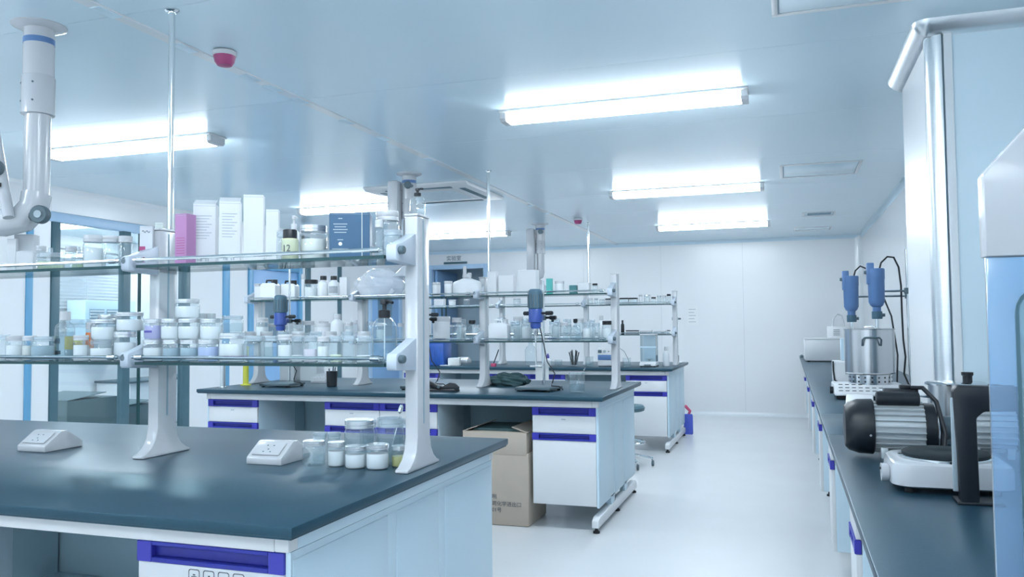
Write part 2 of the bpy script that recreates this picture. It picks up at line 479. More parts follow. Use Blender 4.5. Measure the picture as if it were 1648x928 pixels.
# back doorway with its blue leaf standing open behind the opening
d3 = struct('door_3', MB().box(DX0 - .03, DX0 + .05, YB - .015, YB + .11, 0, DZ + .03).box(DX1 - .05, DX1 + .03, YB - .015, YB + .11, 0, DZ + .03).box(DX0 + .05, DX1 - .05, YB - .015, YB + .11, DZ - .04, DZ + .03), M_bluelight, bevel=.003)
MB().box(DX0 + .055, DX0 + .095, YB + .11, YB + .95, .01, DZ - .05).build('leaf', M_bluedoor, d3, bevel=.002)
for yy in (.25, .42):
    MB().box(DX0 + .096, DX0 + .104, YB + yy, YB + yy + .05, .9, 1.75).build('vision_slot', M_darkframe, d3)
MB().tube([(DX0 + .10, YB + .85, 1.0), (DX0 + .14, YB + .85, 1.0), (DX0 + .14, YB + .72, 1.0)], .009).build('handle', M_steel, d3)
struct('wall_passage', MB().box(-6.2, -3.6, 13.25, 13.35, 0, ZC).box(-6.2, -6.1, 12.05, 13.25, 0, ZC).box(-3.7, -3.6, 12.05, 13.25, 0, ZC), M_panelgrey)
sg = thing('door_sign', 'small teal name plate above the blue back doorway', 'sign', (-4.96, YB - .012, 2.29))
MB().box(-.20, .20, 0, .011, -.015, .02).build('plate', M_darkframe, sg, bevel=.002)
text_mesh('实验室', .085, M_dgrey, 'lettering', sg, (-.155, .006, .045))
nt = thing('wall_notice', 'small white notice sheet on the back wall beyond the benches', 'notice', (-1.29, YB - .004, 1.42))
MB().box(-.075, .075, 0, .003, -.14, .14).build('sheet', M_paper, nt)
for k in range(5):
    MB().box(-.055, .045 - .02 * (k % 2), -.001, 0, .08 - .045 * k, .088 - .045 * k).build('print_line', M_printgrey, nt)

# the room seen through the glazing
nx = struct('wall_neighbour', MB().box(-8.7, -8.6, 4.1, 10.3, 0, ZC).box(-8.6, XL - .08, 4.1, 4.2, 0, ZC).box(-8.6, XL - .08, 10.2, 10.3, 0, ZC), M_wall)
bl = thing('wall_blind', 'white horizontal slatted blind behind the left glazing', 'blind', (-8.58, 7.6, 1.2))
slat = MB().prism([(-.012, -.014), (.010, .014), (.012, .013), (-.010, -.015)], 0, 1.30, 'y').mesh('slat', M_poly)
for k in range(26):
    put(slat, 'slat', bl, (0.02, 0, 0.02 + .042 * k))
MB().box(0, .05, -.02, 1.32, 1.11, 1.16).build('headrail', M_white, bl, bevel=.003)
MB().cyl((.035, .62, 0), .003, 1.1, 'z', 6).build('cord', M_paper, bl)
av = thing('air_unit', 'grey louvred air unit in front of the white blind', 'air unit', (-8.50, 7.87, 0))
MB().box(0, .3, 0, .82, 1.22, 1.66).build('cabinet', M_panelgrey, av, bevel=.01)
for y0 in (.06, .33):
    MB().box(.30, .306, y0, y0 + .23, 1.32, 1.55).build('louvre_recess', M_hatch, av)
    for k in range(6):
        MB().box(.302, .316, y0 + .005, y0 + .225, 1.335 + .036 * k, 1.352 + .036 * k).build('louvre', M_white, av)
for k, (x, y, w, d, h, lab) in enumerate(((-6.75, 6.33, .55, .62, .62, 'large grey carton with raised flap behind the left glazing'), (-6.75, 7.02, .5, .5, .50, 'smaller grey carton beside the flapped carton behind the glazing'))):
    c = thing('carton', lab, 'carton', (x, y, 0))
    MB().box(-w / 2, w / 2, -d / 2, d / 2, 0, h).build('body', M_carddk, c, bevel=.006)
    fa = math.radians(24 if k == 0 else 8)
    MB().prism([(-d / 2, h), (-d / 2, h + .006), (d * .25, h + .006 + d * .75 * math.sin(fa) * (.6 if k else .25)), (d * .25, h + d * .75 * math.sin(fa) * (.6 if k else .25))], -w / 2, w / 2, 'x').build('flap', M_carddk, c)
lc = thing('low_cupboard', 'long low white cupboard with thin dark top behind the glazing', 'cupboard', (-8.25, 9.3, 0))
MB().box(-.3, .25, -.9, .85, .02, .60).build('body', M_white, lc, bevel=.004)
MB().box(-.32, .28, -.92, .87, .60, .625).build('top', M_dgrey, lc, bevel=.003)

# ------------------------------------------------------------------ ceiling lamps
def lamp(x0, x1, y0, label, group='ceiling lamps'):
    t = thing('ceiling_lamp', label, 'lamp', ((x0 + x1) / 2, y0 + .07, ZC), 0, group)
    L = (x1 - x0) / 2
    MB().box(-L, L, -.08, .08, -.012, 0).build('tray', M_white, t, bevel=.003)
    MB().prism([(-.062, -.012), (-.062, -.042), (-.046, -.056), (.046, -.056), (.062, -.042), (.062, -.012)], -L + .035, L - .035, 'x').build('diffuser', M_lamp, t, smooth=20)
    for s in (-1, 1):
        MB().prism([(-.065, -.012), (-.065, -.044), (-.048, -.059), (.048, -.059), (.065, -.044), (.065, -.012)], s * L - s * .002, s * L - s * .036, 'x').build('end_cap', M_whitegloss, t)
    return t
lamp(-1.48, -.16, 4.20, 'bright ceiling lamp nearest the camera, right of the ceiling joint')
lamp(-1.48, -.16, 7.12, 'bright ceiling lamp in the middle of the right row')
lamp(-1.48, -.16, 9.83, 'bright ceiling lamp nearest the back wall, right row')
lamp(-4.60, -3.28, 4.06, 'bright ceiling lamp beside the white extraction arm, left row')
lamp(-4.60, -3.28, 6.98, 'bright ceiling lamp just beyond the ceiling air conditioner')
lamp(-4.60, -3.28, 9.60, 'bright ceiling lamp near the blue back doorway, left row')
lamp(-1.48, -.16, 1.30, 'ceiling lamp above the near aisle, out of the picture')
lamp(-4.60, -3.28, 1.20, 'ceiling lamp above the nearest bench end, out of the picture')
lamp(-1.48, -.16, -1.3, 'ceiling lamp behind the camera, right row, out of the picture')
lamp(-4.60, -3.28, -1.3, 'ceiling lamp behind the camera, left row, out of the picture')
lamp(-8.3, -7.0, 6.9, 'ceiling lamp of the neighbouring room seen through the glazing')
lamp(-8.3, -7.0, 4.9, 'added unseen lamp brightening the neighbouring room, hidden by the near wall')  # extra lamp out of view, added to brighten the room behind the glazing
lamp(-8.3, -7.0, 8.9, 'added unseen lamp brightening the neighbouring room, hidden by the far panels')  # another added lamp, unseen, lifting the neighbouring room's brightness

# ------------------------------------------------------------------ things on the ceiling
for (x, y, lab) in ((-2.25, 2.87, 'red and white smoke detector near the steel service pole'), (-2.18, 8.80, 'small red and white smoke detector near the back wall')):
    t = thing('smoke_detector', lab, 'smoke detector', (x, y, ZC))
    MB().lathe([(.040, 0), (.050, -.006), (.050, -.020), (.047, -.024)], 28).build('base', M_whitegloss, t)
    MB().lathe([(.046, -.024), (.040, -.050), (.030, -.064), (.012, -.068)], 28).build('dome', M_red, t)

ac = thing('ceiling_air_conditioner', 'square white ceiling cassette air conditioner beside the ceiling joint', 'air conditioner', (-2.92, 6.60, ZC))
h = .47
MB().prism([(-h, 0), (-h, -.012), (-h + .04, -.030), (h - .04, -.030), (h, -.012), (h, 0)], -h, h, 'x').build('panel', M_white, ac, bevel=.004)
for s in (-1, 1):
    MB().box(-.30, .30, s * .37 - .025, s * .37 + .025, -.034, -.029).build('air_slot', M_darkframe, ac)
    MB().box(s * .37 - .025, s * .37 + .025, -.30, .30, -.034, -.029).build('air_slot', M_darkframe, ac)
MB().box(-.28, .28, -.28, .28, -.036, -.029).build('grille', M_white, ac, bevel=.003)
for k in range(9):
    MB().box(-.26, .26, -.24 + .056 * k, -.222 + .056 * k, -.038, -.0355).build('grille_bar', M_panelgrey, ac)

def hatch(x0, x1, y0, y1, lab, slots=0):
    t = thing('ceiling_hatch' if not slots else 'ceiling_vent', lab, 'hatch' if not slots else 'vent', ((x0 + x1) / 2, (y0 + y1) / 2, ZC))
    a, b = (x1 - x0) / 2, (y1 - y0) / 2
    e = .022
    f = MB()
    f.box(-a, a, -b, -b + e, -.006, 0).box(-a, a, b - e, b, -.006, 0).box(-a, -a + e, -b + e, b - e, -.006, 0).box(a - e, a, -b + e, b - e, -.006, 0)
    f.build('frame', M_white, t, bevel=.0015)
    MB().box(-a + e + .006, a - e - .006, -b + e + .006, b - e - .006, -.004, 0).build('door' if not slots else 'plate', M_ceil, t, bevel=.001)
    MB().box(-a + e, a - e, -b + e, b - e, -.0015, 0).build('seal', M_hatch, t)
    for k in range(slots):
        MB().box(-a + .05, a - .05, -b + .04 + .03 * k, -b + .05 + .03 * k, -.008, -.004).build('louvre', M_hatch, t)
    return t
hatch(-.03, .55, 6.42, 6.98, 'square access hatch in the ceiling right of the middle lamp')
hatch(-.03, .55, 2.70, 3.26, 'access hatch at the top edge of the picture above the aisle')
hatch(.18, .52, 9.30, 9.62, 'small slotted ceiling vent near the back right corner', 6)
hatch(.10, .55, 10.75, 11.1, 'small shallow hatch beyond the slotted vent near back wall')

def service_pole(x, y, ztop, lab):
    t = thing('service_pole', lab, 'pole', (x, y, ztop))
    MB().cyl((0, 0, 0), .0115, ZC - ztop, 'z', 14).build('tube', M_chrome, t)
    MB().lathe([(.026, ZC - ztop), (.026, ZC - ztop - .006), (.016, ZC - ztop - .012)], 18).build('flange', M_chrome, t)
service_pole(-2.135, 2.425, 1.655, 'steel service pole rising from the nearest rack to the ceiling')
service_pole(-2.135, 5.80, 1.655, 'steel service pole above the middle bench rack')
service_pole(-2.16, 9.20, 1.655, 'steel service pole above the farthest bench rack')

# ------------------------------------------------------------------ benches
def pull(w, mb_parent, z0, z1, y, facing=-1):
    """blue recessed pull: channel, two end caps; front faces -y, local x 0..w"""
    m = MB()
    m.box(.045, w - .045, y - .004, y + .016, z1 - .010, z1).box(.045, w - .045, y - .004, y + .016, z0, z0 + .012)
    m.box(.045, w - .045, y + .012, y + .016, z0 + .012, z1 - .010, 1)
    m.box(0, .045, y - .005, y + .016, z0, z1, 2).box(w - .045, w, y - .005, y + .016, z0, z1, 2)
    return m.build('handle', [M_blue, M_bluedk, M_blue2], mb_parent, bevel=.0015, seg=1)

def cabinet(x, y, w, depth, rz, label, icons=False, group='drawer cabinets under the benches'):
    """unit with its front at local y=0 facing -y, local x 0..w"""
    t = thing('drawer_cabinet', label, 'cabinet', (x, y, 0), rz, group)
    MB().box(0, w, .018, depth, .158, .772).build('body', M_panelgrey, t, bevel=.002)
    d = MB().box(.002, w - .002, 0, .018, .609, .720).build('drawer', M_white, t, bevel=.002)
    pull(w, d, .721, .772, 0)
    g = MB().box(.002, w - .002, 0, .018, .158, .562).build('door', M_white, t, bevel=.002)
    pull(w, g, .563, .607, 0)
    if icons:
        for k in range(4):
            x0 = w * .36 + k * .043
            o = rrect(x0, x0 + .033, .680, .713, .006)
            i = rrect(x0 + .0022, x0 + .0308, .6822, .7108, .005)
            m = MB()
            n = len(o)
            vs = [(p[0], -.0006, p[1]) for p in o] + [(p[0], -.0006, p[1]) for p in i]
            m.add(vs, [(j, (j + 1) % n, n + (j + 1) % n, n + j) for j in range(n)])
            m.box(x0 + .009, x0 + .024, -.0008, -.0004, .694, .696).box(x0 + .013 + .002 * k, x0 + .020, -.0008, -.0004, .698, .701)
            m.build('icon', M_print, d, smooth=0)
    else:
        MB().box(w * .46, w * .53, -.0008, 0, .694, .701).build('print', M_printgrey, d, smooth=0)
    return t

def levelling_foot(parent, x, y):
    MB().lathe([(.022, 0), (.022, .012), (.010, .018), (.010, .032)], 14, (x, y, 0)).build('foot', M_rubber, parent)

def worktop(x0, x1, y0, y1, label, z=.85):
    t = thing('worktop', label, 'worktop', ((x0 + x1) / 2, (y0 + y1) / 2, z - .03))
    a, b = (x1 - x0) / 2, (y1 - y0) / 2
    MB().box(-a, a, -b, b, .006, .03).build('slab', M_top, t, bevel=.003)
    e = .006
    m = MB()
    m.box(-a + e, a - e, -b + e, -b + .03, 0, .006).box(-a + e, a - e, b - .03, b - e, 0, .006)
    m.box(-a + e, -a + .03, -b + .03, b - .03, 0, .006).box(a - .03, a - e, -b + .03, b - .03, 0, .006)
    m.build('edge_drip', M_top, t)
    return t

def island(x0, x1, y0, y1, who, fronts, backs, icon_last=False):
    """worktop, steel frame with end panels and foot rails, drawer cabinets facing both aisles"""
    worktop(x0, x1, y0, y1, 'black resin worktop of the %s island bench' % who)
    fx0, fx1, fy0, fy1 = x0 + .045, x1 - .045, y0 + .055, y1 - .055
    t = thing('bench_understructure', 'white steel frame with end panels under the %s worktop' % who, 'bench frame', (0, 0, 0))
    zt = .819
    for (ya, yb) in ((fy0, fy0 + .04), (fy1 - .04, fy1)):
        MB().box(fx0 + .04, fx1 - .04, ya, yb, .775, zt).build('apron', M_white, t, bevel=.003)
    for (xa, xb, s) in ((fx0, fx0 + .04, -1), (fx1 - .04, fx1, 1)):
        MB().box(xa, xb, fy0 + .04, fy1 - .04, .775, zt).build('end_rail', M_panelgrey, t, bevel=.003)
        for yy in (fy0, fy1 - .04):
            MB().box(xa, xb, yy, yy + .04, .775, zt + .0005).build('corner_block', M_white, t, bevel=.004)
        xm = (xa + xb) / 2
        L = fy1 - fy0
        segs = ((fy0 + .02, fy0 + L * .36), (fy0 + L * .40, fy0 + L * .62), (fy0 + L * .66, fy1 - .02))
        for (ya, yb) in segs:
            MB().box(xb - .014 if s > 0 else xa, xb if s > 0 else xa + .014, ya, yb, .158, .755).build('end_panel', M_panelgrey, t, bevel=.003)
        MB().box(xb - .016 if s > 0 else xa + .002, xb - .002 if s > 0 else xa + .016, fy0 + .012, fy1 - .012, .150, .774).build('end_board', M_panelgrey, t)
        # floor rail with tapered nose and two upright lugs
        rp = [(fy0 - .03, .035), (fy0 - .03, .080), (fy0 + .02, .098), (fy1 - .02, .098), (fy1 + .03, .080), (fy1 + .03, .035)]
        MB().prism(rp, xm - .022, xm + .022, 'x').build('floor_rail', M_white, t, bevel=.004)
        for ya in (fy0 + L * .30, fy0 + L * .66):
            MB().box(xm - .018, xm + .018, ya, ya + .10, .095, .16).build('upright', M_panelgrey, t)
        for yy in (fy0 + .0, (fy0 + fy1) / 2, fy1 - .0):
            levelling_foot(t, xm, yy)
    ym = (y0 + y1) / 2
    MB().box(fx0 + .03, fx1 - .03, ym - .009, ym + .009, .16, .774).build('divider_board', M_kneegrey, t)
    MB().box(fx0 + .03, fx1 - .03, ym - .20, ym - .02, .40, .418).build('service_shelf', M_panelgrey, t)
    nm = {0: 'left end', 1: 'centre left', 2: 'centre right', 3: 'right end'}
    for k, (xa, w) in enumerate(fronts):
        cabinet(xa, fy0 + .012, w, .48, 0, 'white blue-handled drawer cabinet, %s of %s bench front' % (nm[k + 4 - len(fronts)], who), icon_last and k == len(fronts) - 1)
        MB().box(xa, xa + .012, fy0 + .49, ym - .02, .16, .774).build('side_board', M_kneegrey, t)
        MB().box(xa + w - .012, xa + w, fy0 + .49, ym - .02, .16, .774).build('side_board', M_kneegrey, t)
    for k, (xa, w) in enumerate(backs):
        cabinet(xa + w, fy1 - .012, w, .48, PI, 'white blue-handled drawer cabinet on the far side of %s bench' % who)
    return t

island(-4.12, -1.065, 1.60, 3.10, 'nearest', [(-4.04, .43), (-2.97, .43), (-1.557, .43)], [(-1.557, .43)], True)
island(-4.15, -1.095, 5.00, 6.40, 'middle', [(-4.095, .43), (-3.106, .43), (-2.675, .43), (-1.576, .42)], [(-1.576, .42)])
island(-4.18, -1.112, 8.33, 9.76, 'farthest', [(-4.12, .43), (-3.106, .43), (-2.675, .43), (-1.596, .42)], [(-1.596, .42)])

# right hand wall bench
worktop(.14, .96, 1.0, 3.535, 'black resin worktop along the right wall before the pillar')
worktop(.14, .96, 4.35, 11.86, 'long black resin worktop along the right wall behind pillar')
wp = thing('worktop', 'narrow black worktop strip in front of the boxed pillar', 'worktop', (.34, 3.9425, .82))
MB().box(-.20, .19, -.4065, .4065, .006, .03).build('slab', M_top, wp, bevel=.002)
MB().box(-.19, .18, -.40, .40, 0, .006).build('edge_drip', M_top, wp)
rf = thing('bench_understructure', 'white steel frame carrying the right wall bench', 'bench frame', (0, 0, 0))
MB().box(.185, .225, 1.05, 11.8, .775, .819).build('apron', M_white, rf, bevel=.003)
MB().box(.90, .94, 1.05, 3.5, .775, .819).build('apron', M_white, rf, bevel=.003)
MB().box(.90, .94, 4.4, 11.8, .775, .819).build('apron', M_white, rf, bevel=.003)
for yy in (1.2, 2.36, 3.40, 5.05, 6.60, 8.3, 10.0, 11.6):
    MB().box(.245, .285, yy, yy + .04, .05, .775).build('leg', M_panelgrey, rf, bevel=.003)
    MB().prism([(.235, .035), (.235, .080), (.28, .098), (.56, .098), (.56, .035)], yy - .002, yy + .042, 'y').build('floor_rail', M_white, rf, bevel=.003)
    levelling_foot(rf, .27, yy + .02)
names = ['nearest the camera', 'below the heating plate', 'opposite the middle bench', 'beyond the pillar', 'under the steel pot', 'midway along', 'opposite the farthest bench', 'towards the back', 'at the back wall']
for k, y in enumerate((2.10, 3.10, 4.68, 6.22, 7.90, 9.55, 11.25)):
    cabinet(.19, y, .26, .33 if 4 < y < 5 else .48, -PI / 2, 'white blue-handled drawer cabinet of the right wall bench, %s' % ['nearest one', 'second one', 'third one', 'fourth one', 'fifth one', 'sixth one', 'last one'][k])

# ------------------------------------------------------------------ reagent racks
def rack(x_posts, yc, who, z0=.85, x_left=None):
    t = thing('reagent_rack', 'white post rack with glass shelves on the %s island bench' % who, 'rack', (0, yc, z0))
    H = .80
    prof = [(-.120, 0), (-.120, .010), (-.100, .016), (-.075, .034), (-.056, .060), (-.047, .100), (-.045, H), (.045, H), (.047, .100), (.056, .060), (.075, .034), (.100, .016), (.120, .010), (.120, 0)]
    post = MB().prism(prof, -.0225, .0225, 'x').mesh('post', M_whitegloss, bevel=.005, seg=2)
    cap = MB().box(-.024, .024, -.047, .047, H, H + .008).mesh('cap', M_whitegloss, bevel=.003)
    slot = MB().box(.0222, .0232, -.006, .002, .14, H - .01).box(-.0232, -.0222, -.006, .002, .14, H - .01).mesh('slot', M_hatch, smooth=0)
    lobe = MB().lathe([(.010, 0), (.013, .003), (.013, .016), (.010, .019)], 12, (0, 0, 0), 'x').mesh('knob', M_dgrey)
    collar = MB().lathe([(.0095, 0), (.0095, .030)], 12, (0, 0, 0), 'x').mesh('collar', M_steel)
    bp = [(-.045, -.036), (-.045, .066), (-.152, .026), (-.178, .020), (-.184, .012), (-.184, -.022), (-.178, -.030)]
    brk = MB().prism(bp, -.017, .017, 'x').mesh('bracket', M_bracket, bevel=.002)
    for xp in x_posts:
        p = put(post, 'post', t, (xp, 0, 0))
        put(cap, 'cap', p)
        put(slot, 'slot', p)
        for zs in (.337, .667):
            put(brk, 'bracket', t, (xp, 0, zs + .010))
            if xp == x_posts[0]:
                put(lobe, 'knob', t, (xp + .0165, -.163, zs + .014))
            if xp != x_posts[-1] and xp != x_posts[0]:
                put(lobe, 'knob', t, (xp - .007, -.184, zs + .014), (0, 0, PI / 2))
            put(lobe, 'knob', t, (xp - .0095, .055, zs + .016))
    for xa, xb in zip(x_posts[:-1], x_posts[1:]):
        L = (xa - .032) - (xb + .032)
        for zs in (.337, .667):
            m = MB().box(xb + .032, xa - .032, -.168, .088, -.010, 0)
            m.mi = [0, 0, 1, 1, 1, 1]
            m.build('shelf', [M_shelf, M_edge], t, smooth=0, loc=(0, 0, zs))
            for sy in (-1,):
                r = MB().cyl((xb + .03, sy * .176, zs + .016), .0062, (xa - .03) - (xb + .03), 'x', 10).build('rail', M_chrome, t)
                put(collar, 'collar', r, (xb + .043, sy * .176, zs + .016))
                put(collar, 'collar', r, (xa - .073, sy * .176, zs + .016))
    return t
RY = (2.395, 5.69, 9.05)
rack([-1.128, -2.135, -3.15, -4.08], RY[0], 'nearest')
rack([-1.15, -2.135, -3.15, -4.10], RY[1], 'middle')
rack([-1.165, -2.16, -3.17, -4.12], RY[2], 'farthest')

# ------------------------------------------------------------------ ceiling extraction arms
def extraction_arm(x, y, lab, folded):
    t = thing('extraction_arm', lab, 'extraction arm', (x, y, ZC))
    MB().lathe([(.098, 0), (.098, -.004), (.085, -.010), (.062, -.016)], 32).build('flange', M_whitegloss, t)
    MB().cyl((0, 0, -.10), .054, .09, 'z', 28).build('neck', M_whitegloss, t)
    MB().cyl((0, 0, -.075), .0555, .022, 'z', 28).build('blue_band', M_slate, t)
    MB().cyl((0, 0, -.345), .055, .26, 'z', 28).build('upper_tube', M_whitegloss, t)
    sl = MB().lathe([(.050, -.352), (.059, -.350), (.059, -.205), (.056, -.200)], 28).build('sleeve', M_whitegloss, t)
    for a in (-60, -120, 200):
        for z in (-.235, -.305):
            MB().lathe([(.004, 0), (.004, .003)], 8, (0, 0, 0), 'y').build('screw', M_dgrey, sl, loc=(.058 * math.cos(R(a)), .058 * math.sin(R(a)), z), rot=(0, 0, R(a - 90)))
    if not folded:
        MB().cyl((0, 0, -.70), .046, .36, 'z', 28).build('lower_tube', M_whitegloss, t)
        el = [(0, 0, -.66), (0, -.01, -.71), (-.03, -.03, -.755), (-.10, -.05, -.77), (-.30, -.09, -.755), (-.55, -.13, -.70), (-.80, -.16, -.60)]
        MB().tube(el, .053, 24).build('elbow', M_whitegloss, t)
        k = MB().lathe([(.030, 0), (.034, .006), (.034, .030), (.028, .036)], 24, (0, 0, 0), 'y').build('joint_knob', M_dgrey, t, loc=(.110, -.090, -.752), rot=(0, 0, R(20)))
        MB().lathe([(.014, -.003), (.014, .002)], 16, (0, 0, 0), 'y').build('knob_centre', M_grey, k)
        MB().tube([(.108, -.06, -.752), (.0, -.02, -.745)], .024).build('joint_axle', M_dgrey, t)
        MB().tube([(-.02, -.10, -.76), (-.075, -.09, -.58), (-.15, -.08, -.33)], .020, 14).build('spring_link', M_whitegloss, t)
        k2 = MB().lathe([(.026, 0), (.030, .005), (.030, .026), (.024, .031)], 24, (0, 0, 0), 'y').build('joint_knob', M_dgrey, t, loc=(-.062, -.135, -.573), rot=(0, 0, R(20)))
        MB().lathe([(.012, -.003), (.012, .002)], 16, (0, 0, 0), 'y').build('knob_centre', M_grey, k2)
        MB().box(-.085, -.045, -.125, -.112, -.645, -.63).build('clip', M_black, t)
        MB().tube([(-.80, -.16, -.60), (-.62, -.15, -.80), (-.36, -.13, -.905)], .044, 20).build('hood_tube', M_whitegloss, t)
        MB().open_lathe([(.045, .06), (.05, .02), (.10, -.03), (.15, -.06), (.155, -.065)], 28).build('hood', M_bag, t, loc=(-.30, -.12, -.93))
    else:
        MB().cyl((0, 0, -.56), .046, .22, 'z', 24).build('lower_tube', M_whitegloss, t)
        MB().tube([(0, 0, -.56), (0, -.02, -.60), (-.03, -.05, -.62), (-.07, -.06, -.60), (-.085, -.06, -.55)], .048, 18).build('elbow', M_whitegloss, t)
        MB().box(-.14, -.045, -.11, -.02, -.56, -.06).build('folded_link', M_whitegloss, t, bevel=.02)
        k = MB().lathe([(.024, 0), (.028, .005), (.028, .026), (.022, .031)], 24, (0, 0, 0), 'y').build('joint_knob', M_dgrey, t, loc=(.035, -.10, -.10), rot=(0, 0, R(20)))
        MB().cyl((.035, -.07, -.10), .014, .07, 'y', 12).build('joint_axle', M_dgrey, t)
        MB().tube([(-.09, -.06, -.58), (-.05, -.04, -.66), (0, 0, -.70)], .04, 16).build('hood_tube', M_whitegloss, t)
        MB().open_lathe([(.040, .03), (.045, .0), (.095, -.05), (.14, -.085), (.145, -.09)], 28).build('hood', M_bag, t, loc=(0, 0, -.71))
extraction_arm(-2.735, 2.385, 'white jointed extraction arm with dark knob over the nearest bench', False)
extraction_arm(-2.76, 5.72, 'folded white extraction arm hanging over the middle bench', True)
extraction_arm(-2.72, 9.13, 'folded white extraction arm hanging over the farthest bench', True)

# ------------------------------------------------------------------ glassware and packages on the shelves
CACHE = {}
def cached(key, fn):
    if key not in CACHE:
        CACHE[key] = fn()
    return CACHE[key]
N = 18
def lath(key, prof, m, name, opened=False):
    def mk():
        b = MB()
        (b.open_lathe if opened else b.lathe)(prof, N)
        return b.mesh(name, m, smooth=40)
    return cached(key, mk)

LEVEL = {'white': .62, 'cream': .6, 'grey': .62, 'halfwhite': .28, 'olive': .66, 'lavender': .68, 'periwinkle': .66, 'pink': .5, 'paleyellow': .3, 'yellow': .5, 'water': .58, 'water_half': .45,
         'label_yellow': .55, 'label_orange': .5, 'label_grey': .6, 'number': .7, 'greenish': .45}
FILLW = {'white': 'of white cream', 'cream': 'of ivory cream', 'grey': 'of blue-grey liquid', 'halfwhite': 'with some white cream', 'olive': 'of olive oil', 'lavender': 'of lavender cream', 'periwinkle': 'of periwinkle cream',
         'pink': 'of pale pink cream', 'paleyellow': 'with pale yellow cream', 'yellow': 'of yellow oil', 'water': 'of clear liquid', 'water_half': 'half full of liquid', 'clear': 'standing empty', 'greenish': 'of pale green liquid',
         'label_yellow': 'with yellow label', 'label_orange': 'with orange label', 'label_grey': 'with grey label', 'number': 'numbered twelve', 'black': 'of dark liquid'}
LIDW = {'white': 'white lid', 'silver': 'silver lid', 'clear': 'clear lid', 'black': 'black top', 'dark': 'black lid', 'yellow': 'yellow lid'}

def content(t, r, h, fill, key):
    if fill in ('clear',) or fill not in FILL:
        return
    f = LEVEL.get(fill, .55)
    put(lath(key + ('c', fill), [(r * .86, .003), (r * .925, .007), (r * .925, h * f - .004), (r * .90, h * f)], FILL[fill], 'content'), 'content', t)

def band(t, r, z0, z1, m, key, a0=-150, a1=-30):
    """paper label wrapped round the side that faces the aisle"""
    def mk():
        b = MB()
        n = 8
        vs, fs = [], []
        for i in range(n + 1):
            a = R(a0 + (a1 - a0) * i / n)
            vs += [(r * math.cos(a), r * math.sin(a), z0), (r * math.cos(a), r * math.sin(a), z1)]
        for i in range(n):
            fs.append((2 * i, 2 * i + 2, 2 * i + 3, 2 * i + 1))
        b.add(vs, fs)
        return b.mesh('label', m)
    put(cached(key + ('b', m.name), mk), 'label', t)

def jar(t, w, h, fill, lid):
    r = w / 2
    k = ('jar', w, h)
    put(lath(k + ('g',), [(r * .88, 0), (r * .98, .004), (r, .012), (r, h * .70), (r * .95, h * .76), (r * .88, h * .79), (r * .88, h * .95)], M_glass, 'glass'), 'glass', t)
    content(t, r, h, fill, k)
    lp = [(r * .93, h * .80), (r * .97, h * .805), (r * .97, h * .87), (r * .94, h * .88), (r * .97, h * .89), (r * .97, h * .98), (r * .92, h)]
    put(lath(k + ('l', lid), lp, LID[lid], 'lid'), 'lid', t)
    if fill == 'label_yellow':
        band(t, r * 1.004, h * .25, h * .58, M_lblyel, k, -130, -20)
    if fill == 'label_orange':
        band(t, r * 1.004, h * .3, h * .72, M_lblora, k, -160, -10)
    if fill == 'lavender':
        band(t, r * 1.004, h * .34, h * .44, M_purple, k, -120, -60)

def bottle(t, w, h, fill, lid):
    r = w / 2
    k = ('bot', w, h)
    opaque = fill in ('white', 'label_grey', 'black')
    prof = [(r * .88, 0), (r, .008), (r, h * .62), (r * .92, h * .70), (r * .55, h * .77), (r * .46, h * .80), (r * .46, h * .86)]
    if fill == 'number':
        prof = [(r * .9, 0), (r, .006), (r, h * .60), (r * .93, h * .66), (r * .72, h * .70), (r * .72, h * .76)]
    put(lath(k + ('g', fill), prof, M_poly if opaque and fill != 'black' else (M_black if fill == 'black' else M_glass), 'body'), 'body', t)
    if not opaque:
        content(t, r, h, fill, k)
    cr_ = r * (.78 if fill == 'number' else .56)
    c = lath(k + ('l', lid, fill), [(cr_, h * (.72 if fill == 'number' else .82)), (cr_, h * .97), (cr_ * .92, h)], LID[lid], 'cap')
    put(c, 'cap', t)
    if fill == 'label_grey':
        band(t, r * 1.004, h * .25, h * .55, M_lblgry, k, -120, -20)
    if fill == 'water':
        band(t, r * 1.004, h * .34, h * .45, M_dgrey, k, -125, -70)
        band(t, r * 1.006, h * .12, h * .20, M_dgrey, k + (2,), -110, -65)
    if fill == 'number':
        text_mesh('12', h * .32, M_print, 'lettering', t, (-r * .35, -r * 1.01, h * .26))

def pump(t, w, h, fill, lid):
    r = w / 2
    k = ('pump', w, h)
    put(lath(k + ('g', fill), [(r * .9, 0), (r, .008), (r, h * .52), (r * .93, h * .60), (r * .72, h * .67), (r * .42, h * .715), (r * .36, h * .73)], M_poly if fill == 'white' else M_glass, 'body'), 'body', t)
    if fill != 'white':
        content(t, r, h, fill, k)
    m = LID[lid]
    put(lath(k + ('c', lid), [(r * .44, h * .70), (r * .46, h * .71), (r * .46, h * .82), (r * .40, h * .83), (r * .18, h * .84), (r * .18, h * .92), (r * .32, h * .925), (r * .32, h * .985), (r * .28, h)], m, 'pump_head'), 'pump_head', t)
    MB().tube([(0, 0, h * .965), (r * .6, -r * .3, h * .965), (r * .95, -r * .45, h * .945)], r * .12, 8).build('nozzle', m, t)
    if fill == 'water':
        MB().cyl((0, 0, .01), r * .06, h * .7, 'z', 6).build('dip_tube', M_poly, t)

def tub(t, w, h, fill, lid=None):
    r = w / 2
    k = ('tub', w, h)
    put(lath(k + ('g',), [(r * .88, 0), (r * .92, .006), (r * .97, h * .80)], M_poly, 'body'), 'body', t)
    put(lath(k + ('l',), [(r, h * .80), (r * 1.0, h * .97), (r * .96, h)], M_whitegloss, 'lid'), 'lid', t)

